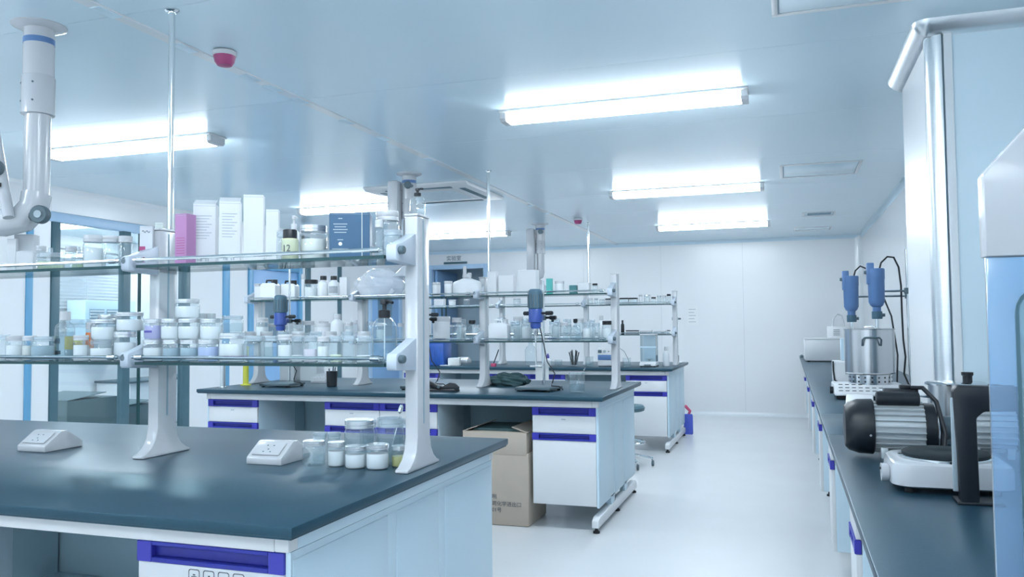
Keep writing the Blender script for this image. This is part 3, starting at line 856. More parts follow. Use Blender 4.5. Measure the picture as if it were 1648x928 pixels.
def flask(t, w, h, fill, lid):
    r = w / 2
    k = ('flask', w, h)
    put(lath(k + ('g',), [(r * .7, 0), (r * .92, h * .08), (r, h * .25), (r * .92, h * .45), (r * .6, h * .62), (r * .3, h * .70), (r * .28, h * .84)], M_glass, 'glass'), 'glass', t)
    put(lath(k + ('c',), [(r * .6, .004), (r * .86, h * .09), (r * .92, h * .25)], FILL['water'], 'content'), 'content', t)
    put(lath(k + ('s',), [(r * .22, h * .80), (r * .36, h * .86), (r * .36, h)], M_black, 'stopper'), 'stopper', t)
    for a in (200, 340):
        MB().tube([(r * .5 * math.cos(R(a)), r * .5 * math.sin(R(a)), h * .5), (r * .9 * math.cos(R(a)), r * .9 * math.sin(R(a)), h * .78)], r * .14, 8).build('side_neck', M_glass, t)

def canister(t, w, d, h, kind):
    a, b = w / 2, d / 2
    MB().prism([(-a, 0), (a, 0), (a, h * .70), (a * .7, h * .80), (-a * .7, h * .80), (-a, h * .70)], -b, b, 'y').build('body', M_poly, t, bevel=.006)
    MB().tube([(-a * .5, 0, h * .78), (-a * .45, 0, h * .93), (a * .2, 0, h * .93), (a * .3, 0, h * .78)], .008, 8).build('handle', M_black if kind == 'dark' else M_poly, t)
    MB().cyl((a * .62, 0, h * .74), min(.02, a * .34), h * .22, 'z', 14).build('cap', M_black if kind == 'dark' else M_whitegloss, t)

def carboy(t, w, d, h):
    r = w / 2
    put(lath(('carboy', w, h), [(r * .94, 0), (r, .01), (r, h * .42), (r * .9, h * .48), (r * .5, h * .55), (r * .26, h * .60), (r * .24, h * .66)], M_poly, 'body'), 'body', t, scale=(1, d / w * 1.0, 1))
    MB().cyl((0, 0, h * .62), r * .30, h * .10, 'z', 16).build('cap', M_whitegloss, t)
    MB().cyl((-r * .16, 0, h * .70), r * .12, h * .30, 'z', 12).build('spout', M_whitegloss, t)
    MB().box(r * .05, r * .28, -.012, .012, h * .70, h * .78).build('tap', M_whitegloss, t, bevel=.003)

def dish(t, w, h, fill):
    r = w / 2
    k = ('dish', w, h)
    put(lath(k + ('g',), [(r * .95, 0), (r, .004), (r, h * .55)], M_glass, 'glass'), 'glass', t)
    content(t, r, h * .8, 'greenish', k)
    put(lath(k + ('l',), [(r * 1.02, h * .56), (r * 1.02, h * .72), (r * .9, h * .76), (r * .2, h * .78), (r * .16, h)], LID['clear'], 'lid'), 'lid', t)

def carton_box(t, w, d, h, kind):
    a, b = w / 2, d / 2
    MB().box(-a, a, -b, b, 0, h).build('body', BOXC[kind], t, bevel=.0012, seg=1)
    MB().box(-a * .98, a * .98, -b - .0006, -b, h * .965, h * .97).build('tuck_line', M_printgrey, t, smooth=0)
    if kind == 'print':
        for k in range(9):
            z = h * (.80 - .045 * k)
            MB().box(-a * .72, a * (.66 - .22 * ((k * 7) % 3)), -b - .0007, -b, z, z + h * .012).build('print_line', M_printgrey, t, smooth=0)
        for k, x in enumerate((-.6, -.42, -.3, .1, .3)):
            MB().box(a * x, a * (x + .13), -b - .0007, -b, h * .08, h * .14).build('barcode', M_printgrey, t, smooth=0)
        MB().prism([(-b, h - .001), (-b + .004, h - .001), (b * .4, h + .018), (b * .4 - .003, h + .019)], -a, a * .96, 'x').build('open_flap', BOXC['white'], t)
    if kind == 'pink':
        for k in range(7):
            z = h * (.52 - .05 * k)
            MB().box(-a * .7, a * .7, -b - .0007, -b, z, z + h * .010).build('print_line', M_red, t, smooth=0)
        c = arc(0, 0, .012, 60, 320, 10)
        MB().tube([(-a - .0004, p[0], h * .2 + p[1]) for p in c], .0016, 6).build('emblem', M_paper, t)
    if kind == 'logo':
        MB().tube([(-a * .6 + a * .12 * i, -b - .0004, h * .86 + .004 * math.sin(i * 1.3)) for i in range(11)], .0012, 5).build('emblem', M_dgrey, t)
        MB().box(-a - .0008, -a * .1, -b - .0008, -b, h * .40, h * .50).build('red_corner', M_red, t, smooth=0)
    if kind == 'navy':
        for k, (ww, z) in enumerate(((.10, .86), (.34, .74), (.28, .68), (.36, .62), (.30, .56), (.14, .40), (.40, .20), (.44, .16))):
            MB().box(-a * .45 - a * ww, -a * .45 + a * ww, -b - .0007, -b, h * z, h * (z + .018)).build('print_line', M_grey, t, smooth=0)
        MB().box(a * .60, a * .63, -b - .0009, -b, 0, h).build('edge_line', M_paper, t, smooth=0)
        MB().lathe([(.006, 0), (.006, .0008)], 12, (0, 0, 0), 'y').build('emblem', M_paper, t, loc=(-a * .45, -b - .0008, h * .32))

def flat_case(t, w, d, h, kind):
    a, b = w / 2, d / 2
    MB().box(-a, a, -b, b, 0, h * .78).build('body', BOXC[kind], t, bevel=.002)
    MB().box(-a * 1.02, a * 1.02, -b * 1.02, b * 1.02, h * .78, h).build('lid', M_black if h > .045 else M_white, t, bevel=.002)

CATN = {'jar': 'jar', 'bottle': 'bottle', 'pump': 'bottle', 'tub': 'tub', 'flask': 'flask', 'canister': 'canister', 'carboy': 'carboy', 'dish': 'dish', 'box': 'box', 'case': 'case'}
OBJN = {'jar': 'glass_jar', 'bottle': 'bottle', 'pump': 'pump_bottle', 'tub': 'plastic_tub', 'flask': 'necked_flask', 'canister': 'canister', 'carboy': 'carboy', 'dish': 'lidded_dish', 'box': 'product_box', 'case': 'flat_case'}
BOXW = {'white': 'plain white', 'print': 'printed white', 'logo': 'pearl grey emblem', 'greenish': 'pale green', 'grey': 'grey', 'pink': 'mauve pink', 'navy': 'navy blue', 'teal': 'teal', 'tealdark': 'dark teal', 'clear': 'frosted'}
def describe(row):
    k = row[0]
    if k == 'jar':
        return 'glass jar %s, %s' % (FILLW[row[7]], LIDW[row[8]])
    if k == 'bottle':
        return 'bottle %s, %s' % (FILLW[row[7]], LIDW[row[8]].replace('lid', 'cap'))
    if k == 'pump':
        return '%s pump bottle, %s' % ('white' if row[7] == 'white' else 'clear glass', {'black': 'black pump', 'dark': 'dark pump', 'white': 'white pump'}[row[8]])
    if k == 'flask':
        return 'necked glass flask with black stopper'
    if k == 'canister':
        return 'white canister with %s' % ('black handle' if row[7] == 'dark' else 'white handle')
    if k == 'carboy':
        return 'wide white carboy with tall spout'
    if k == 'dish':
        return 'lidded glass dish of pale green liquid'
    if k == 'tub':
        return 'white lidded plastic tub'
    if k == 'case':
        return '%s flat case' % ('low white-lidded' if row[6] <= .045 else BOXW[row[7]] + ' black-lidded')
    return '%s box' % BOXW[row[7]]

def fill_place(TAB, place, group, ztop=None):
    rows = sorted(TAB, key=lambda r: (r[1] - r[2] * -.34))
    ds = [describe(r) for r in rows]
    tot = {d: ds.count(d) for d in ds}
    seen = {}
    for r, d in zip(rows, ds):
        seen[d] = seen.get(d, 0) + 1
        lab = '%s, %s%s' % (d, (ORD[seen[d]] + ' from left, ') if tot[d] > 1 else '', place)
        k, x, y, z, w, dp, h = r[:7]
        rz = 0
        if k == 'box':
            rz = R(random.uniform(-5, 5))
            if TAB is UP1:
                rz = {'pink': 0.0, 'navy': R(24)}.get(r[7], R(random.uniform(27, 34)))
        t = thing(OBJN[k], lab, CATN[k], (x, y, z), rz, group)
        if k == 'jar': jar(t, w, h, r[7], r[8])
        elif k == 'bottle': bottle(t, w, h, r[7], r[8])
        elif k == 'pump': pump(t, w, h, r[7], r[8])
        elif k == 'tub': tub(t, w, h, r[7])
        elif k == 'flask': flask(t, w, h, r[7], r[8])
        elif k == 'canister': canister(t, w, dp, h, r[7])
        elif k == 'carboy': carboy(t, w, dp, h)
        elif k == 'dish': dish(t, w, h, r[7])
        elif k == 'case': flat_case(t, w, dp, h, r[7])
        elif k == 'box':
            if r[7] == 'pink':
                carton_box(t, w * .56, w * .56, h, 'pink')
            elif TAB is UP1:
                carton_box(t, w * .80, min(dp, w * .62), h, r[7])
            else:
                carton_box(t, w, dp, h, r[7])

# kind, x, y, base z, width, depth, height, contents or look, lid
LOW1 = [
    ('jar', -2.747, 2.27, 1.187, 0.04, 0.04, 0.096, 'clear', 'clear'),
    ('jar', -2.689, 2.27, 1.187, 0.069, 0.069, 0.091, 'white', 'white'),
    ('jar', -2.625, 2.27, 1.187, 0.049, 0.049, 0.091, 'cream', 'white'),
    ('jar', -2.556, 2.266, 1.187, 0.081, 0.081, 0.088, 'grey', 'clear'),
    ('bottle', -2.532, 2.338, 1.187, 0.068, 0.068, 0.179, 'water', 'white'),
    ('jar', -2.4, 2.274, 1.187, 0.03, 0.03, 0.083, 'olive', 'yellow'),
    ('jar', -2.363, 2.251, 1.187, 0.052, 0.052, 0.092, 'white', 'white'),
    ('jar', -2.297, 2.275, 1.187, 0.074, 0.074, 0.074, 'white', 'clear'),
    ('jar', -2.229, 2.315, 1.187, 0.079, 0.079, 0.104, 'white', 'silver'),
    ('jar', -2.558, 2.42, 1.187, 0.087, 0.087, 0.15, 'label_yellow', 'clear'),
    ('jar', -2.471, 2.398, 1.187, 0.036, 0.036, 0.139, 'label_orange', 'white'),
    ('jar', -2.315, 2.303, 1.26, 0.086, 0.086, 0.076, 'white', 'silver'),
    ('jar', -2.23, 2.336, 1.291, 0.093, 0.093, 0.068, 'white', 'silver'),
    ('jar', -2.425, 2.436, 1.187, 0.079, 0.079, 0.169, 'white', 'silver'),
    ('jar', -2.072, 2.28, 1.187, 0.073, 0.073, 0.075, 'white', 'silver'),
    ('jar', -1.993, 2.28, 1.187, 0.067, 0.067, 0.075, 'grey', 'silver'),
    ('jar', -1.919, 2.28, 1.187, 0.068, 0.068, 0.075, 'grey', 'silver'),
    ('jar', -1.844, 2.28, 1.187, 0.072, 0.072, 0.075, 'periwinkle', 'silver'),
    ('jar', -2.071, 2.28, 1.262, 0.066, 0.066, 0.071, 'lavender', 'silver'),
    ('jar', -1.997, 2.28, 1.262, 0.072, 0.072, 0.072, 'white', 'silver'),
    ('jar', -1.92, 2.278, 1.262, 0.078, 0.078, 0.071, 'white', 'silver'),
    ('jar', -1.842, 2.291, 1.261, 0.077, 0.077, 0.071, 'white', 'silver'),
    ('jar', -1.933, 2.28, 1.333, 0.081, 0.081, 0.066, 'white', 'silver'),
    ('jar', -1.755, 2.29, 1.187, 0.093, 0.093, 0.097, 'white', 'silver'),
    ('jar', -1.756, 2.29, 1.284, 0.069, 0.069, 0.056, 'water', 'clear'),
    ('jar', -1.664, 2.28, 1.187, 0.069, 0.069, 0.086, 'clear', 'clear'),
    ('jar', -1.591, 2.27, 1.187, 0.048, 0.048, 0.086, 'water', 'clear'),
    ('jar', -1.539, 2.27, 1.187, 0.047, 0.047, 0.09, 'white', 'white'),
    ('jar', -1.492, 2.27, 1.187, 0.039, 0.039, 0.084, 'halfwhite', 'clear'),
    ('jar', -1.445, 2.27, 1.187, 0.045, 0.045, 0.085, 'pink', 'clear'),
    ('jar', -1.398, 2.27, 1.187, 0.038, 0.038, 0.083, 'white', 'white'),
    ('jar', -1.352, 2.27, 1.187, 0.04, 0.04, 0.085, 'paleyellow', 'clear'),
    ('jar', -1.304, 2.27, 1.187, 0.042, 0.042, 0.085, 'clear', 'clear'),
    ('jar', -1.25, 2.27, 1.187, 0.054, 0.054, 0.084, 'halfwhite', 'clear'),
    ('pump', -1.212, 2.33, 1.187, 0.08, 0.08, 0.198, 'water', 'black'),
    ('jar', -1.998, 2.43, 1.187, 0.032, 0.032, 0.166, 'clear', 'white'),
    ('jar', -1.96, 2.435, 1.187, 0.033, 0.033, 0.165, 'white', 'white'),
    ('jar', -1.791, 2.435, 1.187, 0.042, 0.042, 0.1, 'clear', 'white'),
    ('jar', -1.726, 2.435, 1.187, 0.043, 0.043, 0.099, 'white', 'white'),
    ('jar', -1.659, 2.435, 1.187, 0.043, 0.043, 0.099, 'clear', 'clear'),
    ('jar', -1.597, 2.435, 1.187, 0.045, 0.045, 0.098, 'clear', 'white'),
    ('jar', -1.531, 2.435, 1.187, 0.047, 0.047, 0.098, 'white', 'clear'),
    ('jar', -1.47, 2.435, 1.187, 0.043, 0.043, 0.098, 'clear', 'white'),
    ('jar', -1.407, 2.435, 1.187, 0.043, 0.043, 0.097, 'clear', 'clear'),
    ('jar', -1.343, 2.435, 1.187, 0.045, 0.045, 0.097, 'clear', 'white'),
]
UP1 = [
    ('box', -2.822, 2.36, 1.517, 0.039, 0.04, 0.133, 'white'),
    ('box', -2.82, 2.42, 1.517, 0.089, 0.067, 0.154, 'white'),
    ('box', -2.679, 2.3, 1.517, 0.073, 0.055, 0.073, 'white'),
    ('dish', -2.551, 2.288, 1.517, 0.091, 0.091, 0.081, 'greenish', 'clear'),
    ('jar', -2.667, 2.35, 1.517, 0.035, 0.035, 0.098, 'clear', 'white'),
    ('jar', -2.518, 2.347, 1.517, 0.04, 0.04, 0.089, 'clear', 'white'),
    ('dish', -2.556, 2.42, 1.517, 0.055, 0.055, 0.097, 'greenish', 'clear'),
    ('jar', -2.39, 2.33, 1.517, 0.076, 0.076, 0.123, 'white', 'white'),
    ('jar', -2.31, 2.33, 1.517, 0.065, 0.065, 0.118, 'clear', 'white'),
    ('jar', -2.248, 2.33, 1.517, 0.049, 0.049, 0.115, 'clear', 'white'),
    ('box', -2.148, 2.326, 1.517, 0.053, 0.04, 0.145, 'logo'),
    ('box', -2.178, 2.42, 1.517, 0.035, 0.04, 0.17, 'greenish'),
    ('box', -2.13, 2.46, 1.517, 0.021, 0.04, 0.177, 'grey'),
    ('box', -1.968, 2.31, 1.517, 0.087, 0.087, 0.176, 'pink'),
    ('box', -1.956, 2.4, 1.517, 0.095, 0.071, 0.221, 'print'),
    ('box', -1.852, 2.4, 1.517, 0.09, 0.068, 0.224, 'print'),
    ('box', -1.753, 2.4, 1.517, 0.083, 0.062, 0.242, 'white'),
    ('box', -1.677, 2.4, 1.517, 0.053, 0.04, 0.188, 'white'),
    ('jar', -1.571, 2.3, 1.517, 0.037, 0.037, 0.099, 'clear', 'clear'),
    ('bottle', -1.521, 2.27, 1.517, 0.058, 0.058, 0.098, 'number', 'black'),
    ('pump', -1.613, 2.43, 1.517, 0.043, 0.043, 0.169, 'white', 'white'),
    ('jar', -1.469, 2.326, 1.517, 0.091, 0.091, 0.116, 'cream', 'silver'),
    ('box', -1.341, 2.346, 1.517, 0.16, 0.1, 0.148, 'navy'),
    ('jar', -1.226, 2.32, 1.517, 0.026, 0.026, 0.121, 'clear', 'white'),
    ('jar', -1.168, 2.3, 1.517, 0.06, 0.06, 0.084, 'clear', 'clear'),
    ('jar', -1.256, 2.437, 1.517, 0.079, 0.079, 0.165, 'clear', 'white'),
]
GRP1 = [
    ('jar', -1.478, 2.345, 0.85, 0.075, 0.075, 0.08, 'water_half', 'silver'),
    ('jar', -1.397, 2.35, 0.85, 0.059, 0.059, 0.078, 'white', 'silver'),
    ('jar', -1.318, 2.335, 0.85, 0.071, 0.071, 0.071, 'white', 'silver'),
    ('jar', -1.243, 2.34, 0.85, 0.075, 0.075, 0.078, 'white', 'silver'),
    ('jar', -1.195, 2.395, 0.85, 0.051, 0.051, 0.067, 'yellow', 'silver'),
    ('jar', -1.502, 2.42, 0.85, 0.048, 0.048, 0.096, 'clear', 'clear'),
    ('jar', -1.453, 2.43, 0.85, 0.048, 0.048, 0.096, 'clear', 'clear'),
    ('jar', -1.357, 2.43, 0.85, 0.102, 0.102, 0.143, 'water', 'silver'),
    ('jar', -1.25, 2.443, 0.85, 0.091, 0.091, 0.149, 'water', 'clear'),
    ('jar', -1.379, 2.53, 0.85, 0.059, 0.059, 0.127, 'clear', 'clear'),
    ('jar', -1.246, 2.52, 0.85, 0.057, 0.057, 0.136, 'clear', 'clear'),
]
LOW2 = [
    ('jar', -3.995, 5.58, 1.187, 0.1, 0.1, 0.191, 'white', 'white'),
    ('jar', -3.667, 5.58, 1.187, 0.075, 0.075, 0.168, 'white', 'white'),
    ('jar', -3.568, 5.58, 1.187, 0.092, 0.092, 0.162, 'clear', 'white'),
    ('tub', -3.442, 5.584, 1.187, 0.127, 0.127, 0.141, 'white'),
    ('bottle', -3.31, 5.58, 1.187, 0.105, 0.105, 0.212, 'white', 'white'),
    ('jar', -3.207, 5.58, 1.187, 0.062, 0.062, 0.149, 'white', 'white'),
    ('jar', -3.208, 5.68, 1.187, 0.063, 0.063, 0.163, 'clear', 'white'),
    ('jar', -2.766, 5.58, 1.187, 0.05, 0.05, 0.135, 'clear', 'white'),
    ('tub', -2.435, 5.587, 1.187, 0.134, 0.134, 0.182, 'white'),
    ('jar', -2.311, 5.58, 1.187, 0.075, 0.075, 0.172, 'clear', 'white'),
    ('flask', -2.191, 5.588, 1.187, 0.135, 0.135, 0.152, 'clear', 'dark'),
    ('canister', -1.976, 5.58, 1.187, 0.145, 0.075, 0.163, 'white'),
    ('jar', -1.855, 5.58, 1.187, 0.076, 0.076, 0.144, 'clear', 'clear'),
    ('jar', -1.768, 5.58, 1.187, 0.08, 0.08, 0.157, 'white', 'clear'),
    ('jar', -1.566, 5.58, 1.187, 0.07, 0.07, 0.141, 'clear', 'clear'),
    ('jar', -1.493, 5.58, 1.187, 0.06, 0.06, 0.132, 'clear', 'white'),
    ('flask', -1.411, 5.58, 1.187, 0.085, 0.085, 0.153, 'clear', 'dark'),
    ('jar', -1.331, 5.58, 1.187, 0.059, 0.059, 0.134, 'white', 'clear'),
    ('jar', -1.265, 5.58, 1.187, 0.059, 0.059, 0.125, 'clear', 'clear'),
    ('jar', -1.186, 5.58, 1.187, 0.067, 0.067, 0.137, 'white', 'dark'),
    ('jar', -2.506, 5.72, 1.187, 0.079, 0.079, 0.123, 'clear', 'white'),
    ('jar', -3.994, 5.72, 1.187, 0.08, 0.08, 0.146, 'clear', 'white'),
    ('jar', -3.899, 5.72, 1.187, 0.079, 0.079, 0.151, 'white', 'white'),
    ('jar', -3.517, 5.72, 1.187, 0.076, 0.076, 0.157, 'clear', 'white'),
    ('jar', -3.087, 5.72, 1.187, 0.073, 0.073, 0.153, 'clear', 'clear'),
    ('jar', -3.007, 5.72, 1.187, 0.073, 0.073, 0.142, 'white', 'white'),
    ('jar', -2.331, 5.72, 1.187, 0.073, 0.073, 0.163, 'white', 'clear'),
    ('jar', -2.008, 5.72, 1.187, 0.071, 0.071, 0.169, 'clear', 'clear'),
    ('jar', -1.879, 5.72, 1.187, 0.074, 0.074, 0.177, 'white', 'white'),
    ('jar', -1.788, 5.72, 1.187, 0.064, 0.064, 0.162, 'clear', 'white'),
    ('jar', -1.591, 5.72, 1.187, 0.062, 0.062, 0.16, 'white', 'clear'),
    ('jar', -1.507, 5.72, 1.187, 0.061, 0.061, 0.154, 'clear', 'clear'),
    ('jar', -1.417, 5.72, 1.187, 0.066, 0.066, 0.158, 'clear', 'white'),
    ('jar', -1.331, 5.72, 1.187, 0.056, 0.056, 0.148, 'white', 'clear'),
    ('bottle', -1.256, 5.72, 1.187, 0.052, 0.052, 0.174, 'white', 'white'),
    ('jar', -1.72, 5.68, 1.187, 0.063, 0.063, 0.129, 'clear', 'white'),
]
UP2 = [
    ('box', -4.024, 5.58, 1.517, 0.062, 0.046, 0.112, 'white'),
    ('canister', -3.909, 5.562, 1.517, 0.144, 0.075, 0.169, 'dark'),
    ('canister', -3.784, 5.639, 1.517, 0.149, 0.075, 0.163, 'dark'),
    ('tub', -3.681, 5.68, 1.517, 0.033, 0.033, 0.208, 'white'),
    ('jar', -3.543, 5.58, 1.517, 0.107, 0.107, 0.154, 'white', 'dark'),
    ('bottle', -3.434, 5.58, 1.517, 0.091, 0.091, 0.181, 'white', 'dark'),
    ('bottle', -3.341, 5.58, 1.517, 0.089, 0.089, 0.178, 'label_grey', 'dark'),
    ('box', -3.261, 5.61, 1.517, 0.068, 0.051, 0.168, 'white'),
    ('tub', -2.471, 5.58, 1.517, 0.063, 0.063, 0.107, 'white'),
    ('tub', -2.375, 5.58, 1.517, 0.062, 0.062, 0.114, 'white'),
    ('carboy', -2.226, 5.581, 1.517, 0.226, 0.12, 0.219, 'white'),
    ('box', -2.041, 5.63, 1.517, 0.069, 0.052, 0.176, 'white'),
    ('box', -1.93, 5.63, 1.517, 0.114, 0.075, 0.146, 'white'),
    ('box', -1.766, 5.63, 1.517, 0.135, 0.075, 0.177, 'white'),
    ('box', -1.596, 5.58, 1.517, 0.04, 0.04, 0.111, 'teal'),
    ('tub', -1.523, 5.58, 1.517, 0.065, 0.065, 0.092, 'white'),
    ('box', -1.421, 5.577, 1.517, 0.052, 0.04, 0.059, 'tealdark'),
    ('box', -1.357, 5.631, 1.517, 0.086, 0.065, 0.077, 'white'),
    ('jar', -1.267, 5.58, 1.517, 0.038, 0.038, 0.068, 'white', 'dark'),
]
UP3 = [
    ('jar', -2.082, 8.95, 1.517, 0.054, 0.054, 0.074, 'clear', 'white'),
    ('jar', -2.021, 8.95, 1.517, 0.048, 0.048, 0.073, 'clear', 'clear'),
    ('jar', -1.954, 8.95, 1.517, 0.067, 0.067, 0.065, 'clear', 'white'),
    ('case', -1.835, 8.95, 1.517, 0.147, 0.08, 0.069, 'grey'),
    ('case', -1.702, 8.95, 1.517, 0.093, 0.08, 0.073, 'clear'),
    ('case', -1.603, 8.95, 1.517, 0.085, 0.08, 0.072, 'clear'),
    ('tub', -1.523, 8.95, 1.517, 0.039, 0.039, 0.104, 'white'),
    ('jar', -1.452, 8.95, 1.517, 0.072, 0.072, 0.103, 'white', 'silver'),
    ('jar', -1.381, 8.95, 1.517, 0.053, 0.053, 0.074, 'white', 'dark'),
    ('jar', -1.32, 8.95, 1.517, 0.052, 0.052, 0.093, 'clear', 'silver'),
    ('jar', -1.263, 8.95, 1.517, 0.045, 0.045, 0.092, 'clear', 'white'),
    ('jar', -1.216, 8.95, 1.517, 0.045, 0.045, 0.105, 'clear', 'dark'),
    ('box', -3.92, 8.95, 1.517, 0.123, 0.075, 0.124, 'white'),
    ('tub', -3.76, 8.95, 1.517, 0.091, 0.091, 0.091, 'white'),
    ('jar', -3.577, 8.95, 1.517, 0.075, 0.075, 0.095, 'clear', 'white'),
    ('jar', -2.953, 8.95, 1.517, 0.086, 0.086, 0.091, 'white', 'white'),
]
LOW3 = [
    ('bottle', -1.728, 8.95, 1.187, 0.039, 0.039, 0.157, 'black', 'dark'),
    ('case', -1.619, 8.95, 1.187, 0.131, 0.08, 0.046, 'grey'),
    ('case', -1.468, 8.95, 1.187, 0.13, 0.08, 0.045, 'grey'),
    ('case', -1.319, 8.95, 1.187, 0.128, 0.08, 0.044, 'grey'),
    ('jar', -1.225, 8.95, 1.187, 0.038, 0.038, 0.044, 'clear', 'dark'),
    ('jar', -3.777, 8.95, 1.187, 0.091, 0.091, 0.12, 'clear', 'white'),
    ('jar', -3.659, 8.95, 1.187, 0.106, 0.106, 0.126, 'white', 'white'),
    ('jar', -3.101, 8.95, 1.187, 0.102, 0.102, 0.135, 'clear', 'white'),
    ('jar', -2.979, 8.95, 1.187, 0.101, 0.101, 0.127, 'clear', 'clear'),
    ('tub', -2.474, 8.95, 1.187, 0.097, 0.097, 0.108, 'white'),
    ('jar', -2.358, 8.95, 1.187, 0.097, 0.097, 0.114, 'clear', 'white'),
    ('jar', -2.25, 8.95, 1.187, 0.082, 0.082, 0.106, 'clear', 'clear'),
    ('jar', -2.064, 8.95, 1.187, 0.081, 0.081, 0.112, 'white', 'white'),
    ('jar', -1.966, 8.95, 1.187, 0.081, 0.081, 0.111, 'clear', 'white'),
    ('jar', -2.829, 8.95, 1.187, 0.1, 0.1, 0.126, 'white', 'white'),
    ('tub', -3.462, 8.95, 1.187, 0.089, 0.089, 0.117, 'white'),
]
fill_place(LOW1, 'nearest rack lower shelf', 'jars on the nearest lower shelf')
fill_place(UP1, 'nearest rack top shelf', 'things on the nearest top shelf')
fill_place(GRP1, 'nearest worktop', 'jars on the nearest worktop')
tp = thing('pump_bottle', 'small clear bottle with dark pump on top of nearest right post', 'bottle', (-1.128, 2.40, 1.658))
pump(tp, .05, .088, 'clear', 'dark')
fill_place(LOW2, 'middle rack lower shelf', 'things on the middle lower shelf')
fill_place(UP2, 'middle rack top shelf', 'things on the middle top shelf')
fill_place(UP3, 'farthest rack top shelf', 'things on the farthest top shelf')
fill_place(LOW3, 'farthest rack lower shelf', 'things on the farthest lower shelf')

# ------------------------------------------------------------------ things standing on the benches
def socket_box(x, y, z, lab):
    t = thing('socket_box', lab, 'socket', (x, y, z), 0, 'bench sockets')
    w = .068
    pr = [(-.085, 0), (-.085, .022), (-.080, .026), (-.020, .066), (-.012, .070), (.012, .070), (.020, .066), (.080, .026), (.085, .022), (.085, 0)]
    MB().prism(pr, -w, w, 'x').build('housing', M_whitegloss, t, bevel=.004)
    a = math.atan2(.040, .060)
    for s in (-1, 1):
        f = MB().box(-.052, .052, -.030, .030, 0, .004).build('faceplate', M_whitegloss, t, bevel=.003, loc=(0, s * .052, .0465), rot=(s * -a, 0, 0))
        for (px, py) in ((-.012, .014), (.012, .014), (0, -.004), (-.013, -.016), (.013, -.016)):
            MB().box(px - .003, px + .003, py * -s - .0018, py * -s + .0018, .0038, .0046).build('socket_hole', M_dgrey, f, smooth=0)
    return t
socket_box(-2.655, 2.395, .85, 'white wedge socket box on nearest worktop, left of rack post')
socket_box(-1.640, 2.385, .85, 'white wedge socket box beside the jars on nearest worktop')
socket_box(-3.60, 5.85, .85, 'white wedge socket box on the middle worktop, left part')
socket_box(-3.72, 9.20, .85, 'white wedge socket box on the farthest worktop')

sp = thing('spoon', 'steel spoon standing in a jar on the nearest worktop', 'spoon', (-1.255, 2.44, .862))
MB().tube([(0, 0, 0), (.028, .012, .12), (.034, .014, .15)], .0022, 8).build('handle', M_chrome, sp)
MB().lathe([(.001, -.016), (.007, -.010), (.008, 0), (.006, .010), (.001, .016)], 12).build('bowl', M_chrome, sp, loc=(.037, .015, .165), rot=(R(-8), R(14), 0))

def overhead_stirrer(x, y, h, lab, ang=0, my=-.13, cable=True):
    """base plate, rod, clamp, ribbed motor with blue gearbox, shaft"""
    t = thing('overhead_stirrer', lab, 'stirrer', (x, y, .85), ang, 'overhead stirrers on the middle bench')
    MB().box(-.13, .13, -.20, .02, .012, .030).box(-.13, -.09, -.20, .05, .008, .028).build('base_plate', M_dgrey, t, bevel=.004)
    for px in (-.11, .11):
        for py in (-.18, 0):
            MB().cyl((px, py, 0), .012, .013, 'z', 10).build('foot', M_rubber, t)
    MB().cyl((0, 0, .02), .0085, h, 'z', 12).build('rod', M_chrome, t)
    zc = .50
    MB().box(-.018, .018, -.05, .016, zc - .018, zc + .018).build('clamp', M_dgrey, t, bevel=.004)
    kn = MB().lathe([(.008, 0), (.008, .03), (.014, .032), (.014, .075), (.010, .08)], 12, (.018, 0, zc), 'x').build('clamp_knob', M_black, t)
    MB().lathe([(.006, -.03), (.010, -.025), (.010, .0)], 10, (.07, 0, zc), 'z').build('clamp_screw', M_black, kn)
    MB().lathe([(.010, -.045), (.014, -.05), (.014, -.085), (.010, -.09)], 12, (0, my, zc + .03), 'x').build('side_knob', M_black, t)
    MB().lathe([(.008, .046), (.008, .075), (.014, .078), (.014, .125), (.009, .13)], 12, (0, my, zc + .03), 'x').build('side_knob', M_black, t)
    mo = MB().lathe([(.046, zc + .06), (.050, zc + .065), (.050, zc + .165), (.046, zc + .185), (.035, zc + .195)], 24, (0, my, 0)).build('motor', M_motorgrey, t)
    for k in range(14):
        a = 2 * PI * k / 14
        MB().box(.049, .054, -.004, .004, zc + .07, zc + .16).build('cooling_rib', M_dgrey, mo, loc=(0, my, 0), rot=(0, 0, a))
    MB().lathe([(.030, zc - .075), (.036, zc - .06), (.036, zc - .035), (.048, zc - .03), (.048, zc + .055), (.045, zc + .06)], 20, (0, my, 0)).build('gearbox', M_motorblue, t)
    MB().box(-.022, .022, my + .04, -.04, zc - .015, zc + .02).build('mounting_arm', M_motorblue, t, bevel=.004)
    MB().lathe([(.016, zc - .125), (.018, zc - .12), (.018, zc - .075)], 14, (0, my, 0)).build('chuck', M_steel, t)
    MB().cyl((0, my, .17), .0045, zc - .29, 'z', 8).build('shaft', M_steel, t)
    MB().box(-.045, .045, my - .003, my + .003, .16, .175).build('blade', M_steel, t, bevel=.001)
    if cable:
        MB().tube([(.03, my, zc - .06), (.05, my + .01, zc - .16), (.075, my + .02, zc - .30), (.135, my + .01, .12), (.12, my, .06), (.09, my + .05, .035), (.16, my + .02, .034), (.19, my + .02, .012)], .004, 8).build('cable', M_black, t)
    return t
overhead_stirrer(-1.615, 5.48, .74, 'blue overhead stirrer nearest the aisle on the middle bench', R(-8), -.13)
overhead_stirrer(-3.66, 5.46, .88, 'blue overhead stirrer at the left end of middle bench', R(0), -.12)
overhead_stirrer(-2.52, 5.46, .92, 'overhead stirrer half hidden behind the nearest rack post', R(12), -.10)

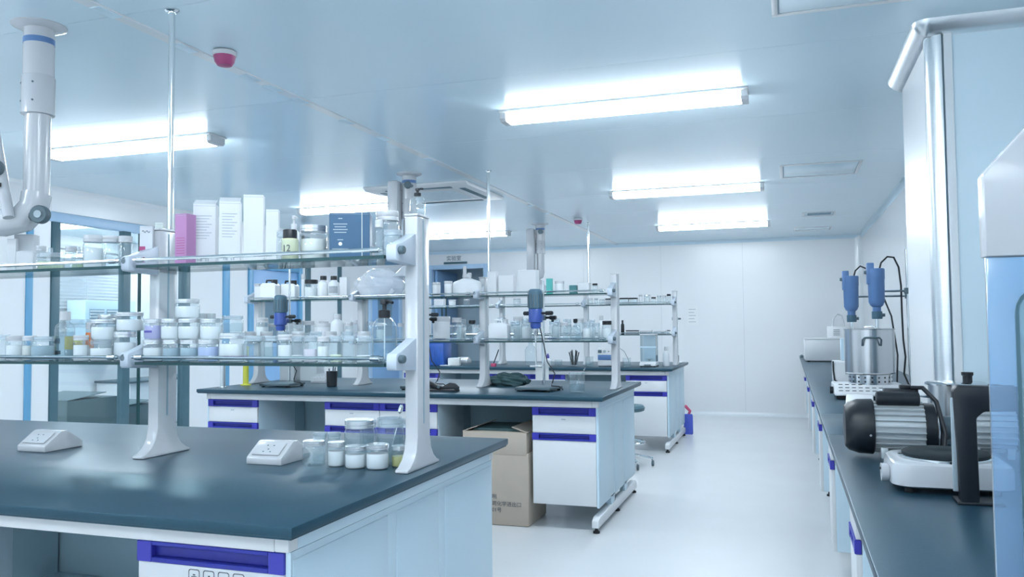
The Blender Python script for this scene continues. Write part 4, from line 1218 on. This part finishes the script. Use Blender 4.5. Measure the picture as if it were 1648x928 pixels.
cp = thing('foot_clamp', 'black angled foot clamp lying on the middle worktop', 'clamp', (-2.24, 5.22, .85))
MB().prism([(-.28, .105), (-.24, .115), (-.10, .058), (-.07, .040), (-.02, .034), (.03, .060), (.06, .055), (.09, .030), (.085, .0), (.07, .0), (.065, .016), (-.06, .012), (-.10, .020), (-.18, .062), (-.26, .085)], -.02, .02, 'y').build('lever', M_black, cp, bevel=.003)
MB().box(-.16, .08, -.05, .05, 0, .010).build('base_strip', M_black, cp, bevel=.002)
MB().cyl((-.05, -.03, .03), .010, .06, 'y', 12).build('pivot', M_dgrey, cp)

bk = thing('beaker', 'glass beaker with stirring rod at right end of middle worktop', 'beaker', (-1.335, 5.30, .85))
MB().open_lathe([(.001, .003), (.050, .003), (.052, .010), (.053, .125), (.056, .130), (.054, .131), (.050, .125)], 24).build('glass', M_glass, bk)
MB().lathe([(.048, .005), (.050, .010), (.050, .055)], 24).build('water', FILL['water'], bk)
MB().tube([(-.03, 0, .01), (.055, .02, .165)], .0035, 8).build('glass_rod', M_glass, bk)

cu = thing('black_cup', 'black cup of small tools on the middle worktop', 'cup', (-3.28, 5.45, .85))
MB().lathe([(.034, 0), (.038, .004), (.042, .115), (.038, .115), (.036, .02)], 20).build('cup', M_black, cu)
for k, (dx, dy) in enumerate(((-.012, 0), (.010, .01), (.012, -.012))):
    MB().tube([(dx, dy, .02), (dx * 2.0, dy * 1.6, .135 + .01 * k)], .005, 8).build('tool', M_dgrey, cu)

yc_ = thing('yellow_cylinder', 'tall yellow plastic cylinder at left end of middle worktop', 'cylinder', (-4.03, 5.42, .85))
MB().lathe([(.034, 0), (.034, .008), (.022, .012), (.022, .30), (.024, .305)], 20).build('tube', M_yellow, yc_)
MB().lathe([(.040, 0), (.040, .008)], 20).build('base', M_yellow, yc_)
sc_ = thing('steel_cylinder', 'slim steel cylinder beside the yellow cylinder, middle worktop', 'cylinder', (-4.05, 5.17, .85))
MB().lathe([(.026, 0), (.026, .006), (.020, .010), (.020, .30)], 20).build('tube', M_alu, sc_)
MB().lathe([(.023, .30), (.023, .315), (.018, .320)], 20).build('cap', M_steel, sc_)
for k, (x, y, w, d, hh, lab) in enumerate(((-4.02, 6.02, .14, .12, .50, 'tall white carton standing behind the cylinders, middle worktop'), (-3.83, 6.05, .16, .12, .40, 'white carton right of the tallest carton on middle worktop'))):
    t = thing('tall_carton', lab, 'box', (x, y, .85))
    carton_box(t, w, d, hh, 'white')

pb = thing('plastic_bag', 'puffed white plastic bag on the middle rack top shelf', 'bag', (-2.985, 5.66, 1.519))
bmx = bmesh.new()
bmesh.ops.create_icosphere(bmx, subdivisions=4, radius=1.0)
for v in bmx.verts:
    n = math.sin(v.co.x * 7 + v.co.z * 5) * .05 + math.sin(v.co.y * 9 - v.co.x * 4) * .05 + math.sin(v.co.z * 13 + v.co.y * 6) * .03
    v.co *= 1 + n
    v.co.x *= .205 * (1.0 - .15 * max(0, v.co.z))
    v.co.y *= .12
    v.co.z = max(v.co.z, -.62) * .140 + .0868
me = bpy.data.meshes.new('film')
bmx.to_mesh(me); bmx.free()
me.materials.append(M_bag)
put(me, 'film', pb)
MB().tube([(.10, -.08, .01), (.15, -.11, .03), (.17, -.10, .055)], .012, 8, r2=.022).build('knot', M_bag, pb)

gb = thing('folded_bag', 'crumpled dark green bag on the middle worktop behind post', 'bag', (-1.99, 5.82, .85))
bmx = bmesh.new()
bmesh.ops.create_icosphere(bmx, subdivisions=4, radius=1.0)
for v in bmx.verts:
    n = math.sin(v.co.x * 8 + v.co.z * 5) * .10 + math.sin(v.co.y * 11 - v.co.x * 6) * .09 + math.sin(v.co.z * 15 + v.co.y * 8 + v.co.x * 5) * .06
    v.co *= 1 + n
    v.co.x *= .145; v.co.y *= .085
    v.co.z = max(v.co.z, -.5) * .062 + .031
me = bpy.data.meshes.new('cloth')
bmx.to_mesh(me); bmx.free()
me.materials.append(M_greenbag)
put(me, 'cloth', gb)
MB().tube([(-.14, 0, .03), (-.17, -.03, .06), (-.15, -.06, .03), (-.12, -.07, .006)], .006, 8).build('strap', M_black, gb)

hc = thing('hanging_card', 'white card on a steel rod stand, middle worktop', 'card', (-1.70, 5.72, .85))
MB().box(-.05, .05, -.002, .002, .05, .17).build('card', M_paper, hc)
MB().cyl((0, .006, 0), .004, .36, 'z', 8).build('rod', M_chrome, hc)
MB().lathe([(.035, 0), (.035, .010), (.01, .016)], 16, (0, .006, 0)).build('base', M_dgrey, hc)

# farthest worktop
cr_ = thing('storage_crate', 'deep blue plastic crate on the farthest worktop', 'crate', (-3.86, 8.66, .85))
MB().box(-.16, .16, -.12, .12, 0, .27).build('body', M_crate, cr_, bevel=.01)
MB().box(-.165, .165, -.125, .125, .25, .285).build('rim', M_crate, cr_, bevel=.006)
for k in range(4):
    MB().box(-.13 + .07 * k, -.09 + .07 * k, -.124, -.119, .03, .22).build('rib', M_crate, cr_, bevel=.002)
for k, (x, y, w, d, hh, m, lab, nm) in enumerate((
        (-3.60, 8.62, .13, .10, .085, M_paper, 'white paper pack beside the blue crate, farthest worktop', 'paper_pack'),
        (-3.06, 8.44, .05, .05, .035, M_pinkred, 'small pink-red block holding a pen, farthest worktop', 'pen_block'))):
    t = thing(nm, lab, 'pack' if k == 0 else 'pen holder', (x, y, .85), R(12 * (1 - k)))
    MB().box(-w / 2, w / 2, -d / 2, d / 2, 0, hh).build('body', m, t, bevel=.004)
    if k:
        MB().tube([(0, 0, hh), (.06, .0, hh + .15)], .006, 8).build('pen', M_black, t)
    else:
        MB().box(-w / 2 - .08, w / 2 - .1, -d / 2 - .06, d / 2 - .05, 0, .008).build('sheet', M_paper, t)
rb = thing('reagent_bottle', 'large clear reagent bottle on the farthest worktop', 'bottle', (-2.72, 8.72, .85))
MB().open_lathe([(.001, .003), (.060, .003), (.066, .012), (.066, .17), (.05, .205), (.026, .225), (.026, .27)], 24).build('glass', M_glass, rb)
MB().lathe([(.030, .26), (.030, .29), (.026, .295)], 18).build('stopper', LID['clear'], rb)
pbt = thing('wash_bottle', 'small wash bottle with purple cap, farthest worktop', 'bottle', (-2.46, 8.50, .85))
MB().lathe([(.030, 0), (.032, .006), (.032, .07), (.014, .092)], 18).build('body', M_poly, pbt)
MB().lathe([(.016, .090), (.016, .12), (.010, .126), (.008, .14)], 14).build('cap', M_purple, pbt)
pc = thing('pen_cup', 'clear cup full of black pens and brushes, farthest worktop', 'cup', (-2.22, 8.70, .85))
MB().open_lathe([(.001, .003), (.042, .003), (.048, .11)], 20).build('cup', M_glass, pc)
for k in range(6):
    a = k * 1.05
    MB().tube([(.02 * math.cos(a), .02 * math.sin(a), .008), (.055 * math.cos(a), .03 * math.sin(a), .15 + .012 * (k % 3))], .006, 8).build('pen', M_black, pc)
for k, (x, y, lab) in enumerate(((-2.04, 8.66, 'empty glass beaker left of the control box, farthest worktop'), (-1.62, 8.60, 'empty glass beaker right of the control box, farthest worktop'), (-2.42, 8.78, 'low glass beaker behind the purple-capped bottle'))):
    t = thing('beaker', lab, 'beaker', (x, y, .85))
    s = (1, .9, .6)[k]
    MB().open_lathe([(.001, .003), (.042, .003), (.043, .10 * s), (.046, .104 * s)], 20).build('glass', M_glass, t)
    MB().lathe([(.038, .004), (.0405, .010), (.0405, .04 * s)], 20).build('water', FILL['water'], t)
ib = thing('control_box', 'white control box with blue panel, display and dial', 'instrument', (-1.86, 8.70, .85))
MB().box(-.075, .075, -.10, .10, .008, .20).build('casing', M_white, ib, bevel=.006)
MB().box(-.072, .072, -.104, -.10, .07, .125).build('blue_panel', M_slate, ib, bevel=.001)
MB().box(-.070, -.030, -.104, -.10, .145, .178).build('display', M_dgrey, ib, bevel=.001)
MB().lathe([(.016, 0), (.014, -.012)], 18, (0, 0, 0), 'y').build('dial', M_grey, ib, loc=(0, -.10, .162))
MB().lathe([(.006, 0), (.005, -.006)], 10, (0, 0, 0), 'y').build('switch', M_black, ib, loc=(.045, -.10, .162))
for px in (-.06, .06):
    MB().cyl((px, -.08, 0), .010, .009, 'z', 10).build('foot', M_rubber, ib)
MB().tube([(.076, 0, .15), (.14, -.02, .20), (.20, -.03, .16), (.24, -.03, .08), (.25, -.03, .045)], .003, 8).build('cable', M_dgrey, ib)
ba = thing('analytical_balance', 'analytical balance with glass draught shield, farthest worktop', 'balance', (-1.395, 8.68, .85))
MB().prism([(-.13, .010), (-.13, .03), (-.09, .055), (.12, .055), (.12, .010)], -.085, .085, 'x').build('base', M_white, ba, bevel=.004)
MB().box(-.075, .075, .06, .12, .055, .34).build('column', M_panelgrey, ba, bevel=.004)
for (x0, x1, y0, y1) in ((-.082, -.079, -.075, .06), (.079, .082, -.075, .06), (-.079, .079, -.078, -.075)):
    MB().box(x0, x1, y0, y1, .055, .335).build('shield_pane', M_glass, ba)
MB().box(-.084, .084, -.08, .065, .335, .345).build('shield_top', M_white, ba, bevel=.002)
MB().box(-.084, .084, -.079, -.074, .20, .215).build('shield_bar', M_panelgrey, ba)
MB().lathe([(.010, .055), (.010, .075), (.040, .077), (.040, .080)], 20).build('pan', M_steel, ba)
MB().box(-.035, .035, -.131, -.128, .014, .028).build('display', M_dgrey, ba)
for px in (-.07, .07):
    for py in (-.11, .10):
        MB().cyl((px, py, 0), .012, .012, 'z', 10).build('foot', M_rubber, ba)
wbt = thing('wash_bottle', 'plain white plastic bottle right of the balance', 'bottle', (-1.235, 8.80, .85))
MB().lathe([(.032, 0), (.034, .006), (.034, .12), (.028, .145), (.016, .16), (.015, .175)], 18).build('body', M_poly, wbt)
MB().lathe([(.019, .165), (.019, .20), (.016, .205)], 14).build('cap', M_whitegloss, wbt)
gl_ = thing('safety_stand', 'slim steel stand rod with clamp at farthest bench end', 'stand', (-1.20, 9.50, .85))
MB().box(-.05, .05, -.07, .07, 0, .014).build('base', M_white, gl_, bevel=.003)
MB().cyl((0, 0, .014), .006, .60, 'z', 10).build('rod', M_dgrey, gl_)
MB().box(-.06, .012, -.014, .014, .49, .525).build('clamp', M_grey, gl_, bevel=.003)
MB().cyl((.012, 0, .507), .010, .03, 'x', 10).build('clamp_knob', M_dgrey, gl_)
MB().box(-.018, .018, -.05, -.03, .014, .09).build('bracket', M_dgrey, gl_, bevel=.003)

# ------------------------------------------------------------------ on the floor
cb = thing('cardboard_box', 'tall brown cardboard box in the middle bench knee space', 'box', (-1.83, 5.27, 0))
MB().box(-.225, .225, -.20, .20, .002, .47).build('lower_box', M_card, cb, bevel=.008)
MB().box(-.232, .215, -.205, .205, .455, .605).build('upper_box', M_card, cb, bevel=.010)
for s, x in ((-1, -.232), (1, .215)):
    MB().prism([(x, .600), (x + s * .004, .603), (x - s * .10, .640), (x - s * .105, .636)], -.20, .20, 'y').build('flap', M_card, cb)
MB().box(-.17, .16, -.17, .17, .60, .625).build('packing', M_greenbag, cb, bevel=.010)
for k, (tx, z) in enumerate((('2016', .215), ('使用说明', .172), ('有限公司化学进出口', .128), ('公路1001号', .088), ('上海', .048))):
    text_mesh(tx, .034, M_print, 'lettering', cb, (-.13, -.2015, z))
lb = thing('low_carton', 'low brown carton in the dark knee space of nearest bench', 'box', (-1.86, 2.02, 0))
MB().box(-.22, .22, -.20, .20, .002, .30).build('body', M_card, lb, bevel=.008)
MB().box(-.222, .222, -.03, .03, .298, .303).build('tape', M_paper, lb)

st = thing('lab_stool', 'swivel stool with blue seat behind the middle bench end', 'stool', (-1.43, 7.50, 0))
MB().lathe([(.15, .50), (.17, .51), (.175, .535), (.16, .555), (.10, .56)], 28).build('seat', M_darkframe, st)
MB().cyl((0, 0, .10), .022, .40, 'z', 14).build('column', M_chrome, st)
for k in range(5):
    a = 2 * PI * k / 5 + .3
    leg = MB().tube([(0, 0, .12), (.24 * math.cos(a), .24 * math.sin(a), .065)], .014, 10).build('leg', M_chrome, st)
    MB().lathe([(.014, -.011), (.025, -.009), (.025, .009), (.014, .011)], 14, (.24 * math.cos(a), .24 * math.sin(a), .026), 'x').build('castor', M_dgrey, leg)
ring = [(.17 * math.cos(2 * PI * i / 24), .17 * math.sin(2 * PI * i / 24), .22) for i in range(25)]
MB().tube(ring, .009, 8).build('foot_ring', M_chrome, st)
for k in range(3):
    a = 2 * PI * k / 3
    MB().tube([(.015 * math.cos(a), .015 * math.sin(a), .24), (.168 * math.cos(a), .168 * math.sin(a), .22)], .006, 8).build('ring_spoke', M_chrome, st)
db = thing('dustpan', 'upright blue dustpan with pink handle at farthest bench end', 'dustpan', (-1.135, 9.86, 0))
MB().prism([(-.045, 0), (.045, 0), (.04, .20), (-.035, .24)], -.05, .05, 'x').build('pan', M_binblue, db, bevel=.006)
MB().tube([(0, 0, .22), (.02, 0, .27), (-.02, .01, .31), (-.035, 0, .33)], .017, 10).build('handle', M_pinkred, db)
MB().box(-.056, -.050, -.02, .02, .03, .09).build('clip', M_black, db)

# ------------------------------------------------------------------ on the right wall bench
hp = thing('heating_plate', 'white single heating plate with dark round hob, right bench', 'heating plate', (.398, 2.50, .85))
hb = rrect(-.145, .145, -.13, .13, .045, 5)
m = MB()
n = len(hb)
lev = [(.88, .014), (1.0, .020), (1.0, .062), (.97, .074), (.90, .080)]
vs = []
for s, z in lev:
    vs += [(p[0] * s, p[1] * s, z) for p in hb]
fs = [tuple(reversed(range(n)))] + [(i * n + j, i * n + (j + 1) % n, (i + 1) * n + (j + 1) % n, (i + 1) * n + j) for i in range(len(lev) - 1) for j in range(n)] + [tuple(range((len(lev) - 1) * n, len(lev) * n))]
m.add(vs, fs)
m.build('casing', M_whitegloss, hp, smooth=30)
MB().lathe([(.118, .079), (.118, .086), (.112, .088)], 40).build('trim_ring', M_chrome, hp)
MB().lathe([(.108, .086), (.108, .094), (.102, .098), (.03, .098), (.026, .096)], 40).build('hob', M_hob, hp)
kb = MB().lathe([(.024, 0), (.024, .014), (.020, .020)], 22, (0, 0, 0), 'x').build('control_knob', M_whitegloss, hp, loc=(-.166, -.05, .042))
MB().cyl((-.004, 0, .010), .003, .004, 'x', 8).build('pointer', M_black, kb)
for px in (-.10, .10):
    for py in (-.09, .09):
        MB().cyl((px, py, 0), .014, .018, 'z', 12).build('foot', M_rubber, hp)

def motor_pump(x, y, z, lab, L=.155, r=.081, cover=True):
    t = thing('motor_pump', lab, 'motor', (x, y, z), 0, 'electric motors on the right bench')
    zc = r * 1.14 + .006
    b = MB().lathe([(r * .93, 0), (r * .93, L)], 36, (0, 0, zc), 'x').build('motor_body', M_fin, t)
    fin = MB().box(0, L, -.0022, .0022, r * .90, r * 1.06).mesh('cooling_fin', M_fin, bevel=.001, seg=1)
    for k in range(26):
        a = 2 * PI * k / 26
        put(fin, 'cooling_fin', b, (0, 0, zc), (a, 0, 0))
    if cover:
        MB().lathe([(r * .55, -.088), (r * .85, -.086), (r * 1.0, -.074), (r * 1.12, -.045), (r * 1.14, 0), (r * 1.10, .003)], 36, (0, 0, zc), 'x').build('fan_cover', M_black, t)
        MB().lathe([(.004, 0), (.004, .003)], 8, (0, 0, 0), 'y').build('cover_screw', M_steel, t, loc=(-.012, -r * 1.14, zc - .02))
    cbx = MB().lathe([(.021, .012), (.025, .015), (.025, L - .015), (.021, L - .012)], 20, (0, -.028, zc + r + .014), 'x').build('capacitor', M_black, t)
    MB().box(.04, L - .01, -.005, .05, zc + r * .9, zc + r + .045).build('terminal_box', M_black, t, bevel=.004)
    MB().box(.09, .125, .005, .04, zc + r + .045, zc + r + .058).build('terminal_cap', M_black, t, bevel=.003)
    MB().lathe([(r * 1.0, L), (r * 1.0, L + .032), (r * .8, L + .038)], 30, (0, 0, zc), 'x').build('end_shield', M_black, t)
    MB().box(L + .036, L + .048, -.062, .062, 0, zc + r * .7).build('face_plate', M_steel, t, bevel=.002)
    MB().lathe([(.040, L + .048), (.040, L + .085), (.033, L + .09)], 24, (0, 0, zc), 'x').build('pump_head', M_dgrey, t)
    MB().box(L + .048, L + .105, -.045, .045, .010, .022).build('bracket', M_steel, t, bevel=.002)
    for px in (.02, L - .03):
        MB().box(px, px + .022, -.065, .065, 0, .036).build('mounting_foot', M_fin, t, bevel=.003)
    MB().tube([(.125, .0, zc + r + .05), (L, -.02, zc + r + .052), (L + .035, -.05, zc + r + .01), (L + .055, -.075, zc - .01), (L + .05, -.08, .05), (L + .02, -.09, .008)], .0075, 10).build('cable', M_black, t)
    return t
motor_pump(.262, 3.02, .85, 'finned aluminium motor with black fan cover on right bench')
motor_pump(.545, 3.10, .85, 'second finned motor behind the black upright frame', L=.15, cover=False)
tb = thing('tilted_meter', 'small white tilted meter behind the finned motor, right bench', 'meter', (.285, 3.86, .85), R(-8))
MB().prism([(-.05, 0), (-.05, .03), (.05, .13), (.075, .13), (.075, 0)], -.055, .055, 'x').build('casing', M_white, tb, bevel=.006)
MB().box(-.04, .04, -.002, .002, -.025, .025).build('display', M_printgrey, tb, loc=(0, -.001, .083), rot=(R(-45), 0, 0))

lf = thing('upright_frame', 'black L-shaped upright frame in front of the second motor', 'stand', (.405, 2.285, .85))
MB().prism([(-.012, .006), (-.022, .280), (-.012, .292), (.17, .288), (.17, .232), (.045, .228), (.028, .212), (.030, .006)], -.018, .018, 'y').build('arm', M_black, lf, bevel=.005)
MB().box(-.02, .085, -.018, .060, 0, .008).build('foot', M_black, lf, bevel=.003)
MB().cyl((.14, -.016, .288), .0, .001).build('pin', M_black, lf) if False else None
MB().box(-.026, -.014, -.004, .004, .03, .26).build('edge_strip', M_grey, lf, bevel=.002)

cn_ = thing('lidded_can', 'steel can with flat lid and black knob, right bench', 'can', (.585, 3.405, .85))
MB().lathe([(.09, 0), (.094, .005), (.094, .215)], 32).build('body', M_potsteel, cn_)
MB().lathe([(.104, .215), (.104, .221), (.096, .226), (.02, .230)], 32).build('lid', M_steel, cn_)
MB().lathe([(.016, .228), (.016, .250), (.020, .254), (.020, .264)], 18, (.03, -.05, 0)).build('knob', M_black, cn_)
MB().tube([(-.094, 0, .17), (-.125, 0, .17), (-.125, 0, .11), (-.094, 0, .11)], .006, 8).build('handle', M_steel, cn_)

ms = thing('stirring_hotplate', 'white slotted stirring hotplate under the steel pot', 'hotplate', (.44, 5.32, .85))
MB().prism([(-.19, .022), (-.19, .036), (-.13, .082), (.18, .082), (.18, .022)], -.19, .19, 'x').build('casing', M_white, ms, bevel=.006)
for row, nn in ((0, 9), (1, 7), (2, 4)):
    for k in range(nn):
        x0 = -.165 + .036 * k
        MB().box(x0, x0 + .022, -.0008, .0008, -.002, .002).build('slot', M_black, ms, loc=(0, -.172 + .022 * row, .0515 + .0165 * row), rot=(R(-53), 0, 0), smooth=0)
MB().lathe([(.022, 0), (.020, .018), (.016, .020)], 18, (0, 0, 0), 'x').build('dial', M_black, ms, loc=(-.212, -.11, .05))
for px in (-.15, .15):
    for py in (-.15, .14):
        MB().box(px - .028, px + .028, py - .02, py + .02, 0, .023).build('foot', M_rubber, ms, bevel=.003)
ring_ = MB().lathe([(.120, .082), (.120, .140)], 40, (.02, 0, 0)).build('burner_ring', M_steel, ms)
for row in range(2):
    for k in range(20):
        a = 2 * PI * k / 20
        MB().lathe([(.0055, 0), (.0055, .002)], 8, (0, 0, 0), 'y').build('vent_hole', M_black, ring_, loc=(.02 + .1205 * math.cos(a), .1205 * math.sin(a), .10 + .024 * row), rot=(0, 0, a + PI / 2))
po = thing('steel_pot', 'tall stainless steel pot on the slotted hotplate', 'pot', (.46, 5.32, .992))
MB().open_lathe([(.001, .003), (.134, .003), (.140, .010), (.140, .262), (.146, .265), (.146, .268), (.137, .268), (.136, .02), (.001, .016)], 44).build('body', M_potsteel, po)
for s in (-90, 90):
    c, d = math.cos(R(s)), math.sin(R(s))
    MB().tube([(-.05, d * .140, .17), (-.05, d * .165, .205), (-.04, d * .178, .216), (.04, d * .178, .216), (.05, d * .165, .205), (.05, d * .140, .17)], .0055, 8).build('handle', M_dgrey, po)
MB().tube([(.08, .02, .20), (.03, .05, .28), (-.02, .06, .278)], .004, 8).build('wire_hook', M_steel, po)

def tall_stirrer(x, y, zb, lab, sx, sy, rod_top, cable_pts, group='blue overhead stirrers on the right bench'):
    """blue motor head on a shaft, held by an arm to a tall stand rod behind"""
    t = thing('tall_stirrer', lab, 'stirrer', (x, y, zb), 0, group)
    MB().lathe([(.020, 0), (.024, .008), (.024, .035), (.036, .045), (.040, .055), (.045, .065), (.047, .20), (.049, .205), (.049, .262), (.045, .266)], 26).build('motor', M_slate, t)
    MB().box(-.052, -.012, -.032, .032, .175, .300).build('speed_unit', M_slate, t, bevel=.004)
    MB().lathe([(.012, 0), (.010, -.014)], 14, (-.052, 0, .245), 'x').build('speed_dial', M_dgrey, t)
    MB().lathe([(.028, -.035), (.030, -.03), (.030, .01)], 20).build('chuck_collar', M_motorgrey, t)
    MB().cyl((.030, 0, -.012), .010, .014, 'x', 10).build('chuck_key', M_dgrey, t)
    MB().cyl((0, 0, -.30), .011, .27, 'z', 14).build('shaft', M_chrome, t)
    MB().cyl((.045, 0, .13), .0065, sx - .045, 'x', 10).build('arm', M_steel, t)
    MB().box(sx - .02, sx + .022, sy - .022, .020, .112, .148).build('clamp', M_dgrey, t, bevel=.005)
    z0 = .85 - zb
    MB().cyl((sx, sy, z0 + .012), .0085, rod_top - .85, 'z', 12).build('stand_rod', M_chrome, t)
    MB().box(sx - .06, sx + .06, sy - .055, sy + .055, z0, z0 + .014).build('stand_base', M_dgrey, t, bevel=.003)
    MB().tube(cable_pts, .0055, 10).build('cable', M_black, t)
    return t
tall_stirrer(.507, 5.32, 1.352, 'larger blue stirrer over the steel pot, nearer of two', .17, 0.0, 1.715,
             [(.02, 0, .262), (.03, 0, .30), (.065, 0, .335), (.10, 0, .33), (.125, 0, .27), (.135, 0, .16), (.138, .02, .0), (.142, .03, -.16), (.150, .02, -.26), (.135, -.02, -.36), (.155, -.05, -.42), (.15, -.09, -.492)])
tall_stirrer(.398, 5.78, 1.335, 'smaller-looking blue stirrer left of and behind the other', .34, 0.0, 1.50,
             [(.02, 0, .262), (.03, 0, .30), (.06, 0, .33), (.10, 0, .31), (.16, 0, .22), (.24, .02, .0), (.27, .02, -.25), (.26, .02, -.47)])
kt = thing('heating_mantle', 'white angled instrument with dark edge left of the pot', 'instrument', (.42, 6.55, .85))
MB().prism([(-.12, .0), (-.135, .02), (-.10, .15), (-.085, .165), (.09, .165), (.10, .15), (.10, 0)], -.11, .13, 'x').build('casing', M_white, kt, bevel=.006)
MB().tube([(-.112, -.118, .165), (-.112, -.128, .10), (-.105, -.143, .03), (-.08, -.143, .012)], .006, 8).build('edge_gasket', M_black, kt)
MB().box(-.03, .02, -.004, .002, -.012, .012).build('display', M_grey, kt, loc=(0, -.122, .085), rot=(R(-15), 0, 0))
MB().box(-.05, .05, -.02, .06, .165, .33).build('head', M_panelgrey, kt, bevel=.008)
MB().box(.0, .07, -.026, -.02, .20, .225).build('label_plate', M_black, kt)
wbx = thing('water_bath', 'long white water bath at far end of right bench', 'water bath', (.42, 10.2, .85))
MB().box(-.24, .26, -.22, .20, .012, .255).build('tank', M_white, wbx, bevel=.006)
MB().box(-.245, .265, -.225, .205, .255, .268).build('lid', M_white, wbx, bevel=.004)
MB().box(.02, .25, -.02, .18, .268, .40).build('control_head', M_white, wbx, bevel=.006)
for k in range(4):
    MB().box(.08, .15, -.023, -.02, .30 + .02 * k, .305 + .02 * k).build('vent_slot', M_dgrey, wbx, smooth=0)
MB().tube([(.08, .08, .40), (.09, .08, .50), (.13, .08, .545), (.18, .08, .53), (.20, .08, .45), (.20, .08, .40)], .010, 10).build('hose', M_whitegloss, wbx)
for px in (-.2, .22):
    MB().cyl((px, -.18, 0), .015, .013, 'z', 10).build('foot', M_rubber, wbx)
sy_ = thing('steel_tray', 'shallow steel tray on the right bench between meter and hotplate', 'tray', (.42, 4.62, .85))
MB().box(-.13, .13, -.10, .10, .0, .006).build('base', M_steel, sy_, bevel=.002)
trm = MB().box(-.13, .13, -.10, -.094, .006, .03).box(-.13, .13, .094, .10, .006, .03).box(-.13, -.124, -.094, .094, .006, .03).box(.124, .13, -.094, .094, .006, .03)
trm.build('rim', M_steel, sy_)
bn = thing('bench_clip', 'small dark clip at far front corner of right bench', 'clip', (.165, 11.2, .85))
MB().box(-.018, .018, -.03, .03, 0, .03).build('jaw', M_dgrey, bn, bevel=.004)
MB().cyl((0, 0, .03), .007, .022, 'z', 10).build('screw', M_steel, bn)

# translucent blue guard of a machine close to the camera
gd = thing('machine_guard', 'translucent blue machine guard with white upper section, right picture edge', 'machine guard', (.245, 1.20, .85))
MB().prism([(0, .03), (0, .532), (.60, .532), (.60, .03)], -.006, .006, 'y').build('guard_sheet', M_acryl, gd, bevel=.002)
MB().prism([(0, .533), (0, .641), (.055, .703), (.60, .703), (.60, .533)], -.007, .030, 'y').build('upper_section', M_whitegloss, gd, bevel=.003)  # opaque white section above the blue sheet
wo = rrect(.030, .56, .10, .492, .03, 5)
wi = rrect(.034, .556, .104, .488, .027, 5)
n = len(wo)
m = MB()
vs = [(p[0], -.010, p[1]) for p in wo] + [(p[0], -.010, p[1]) for p in wi] + [(p[0], -.0062, p[1]) for p in wo] + [(p[0], -.0062, p[1]) for p in wi]
fs = []
for j in range(n):
    k = (j + 1) % n
    fs += [(j, k, n + k, n + j), (2 * n + j, 2 * n + k, k, j), (n + j, n + k, 3 * n + k, 3 * n + j)]
m.add(vs, fs)
m.build('window_gasket', M_darkframe, gd)
MB().prism(wi, -.009, -.0065, 'y').build('window_sheet', M_smoke, gd)
MB().box(0, .62, -.03, .03, 0, .03).build('base_rail', M_panelgrey, gd, bevel=.004)
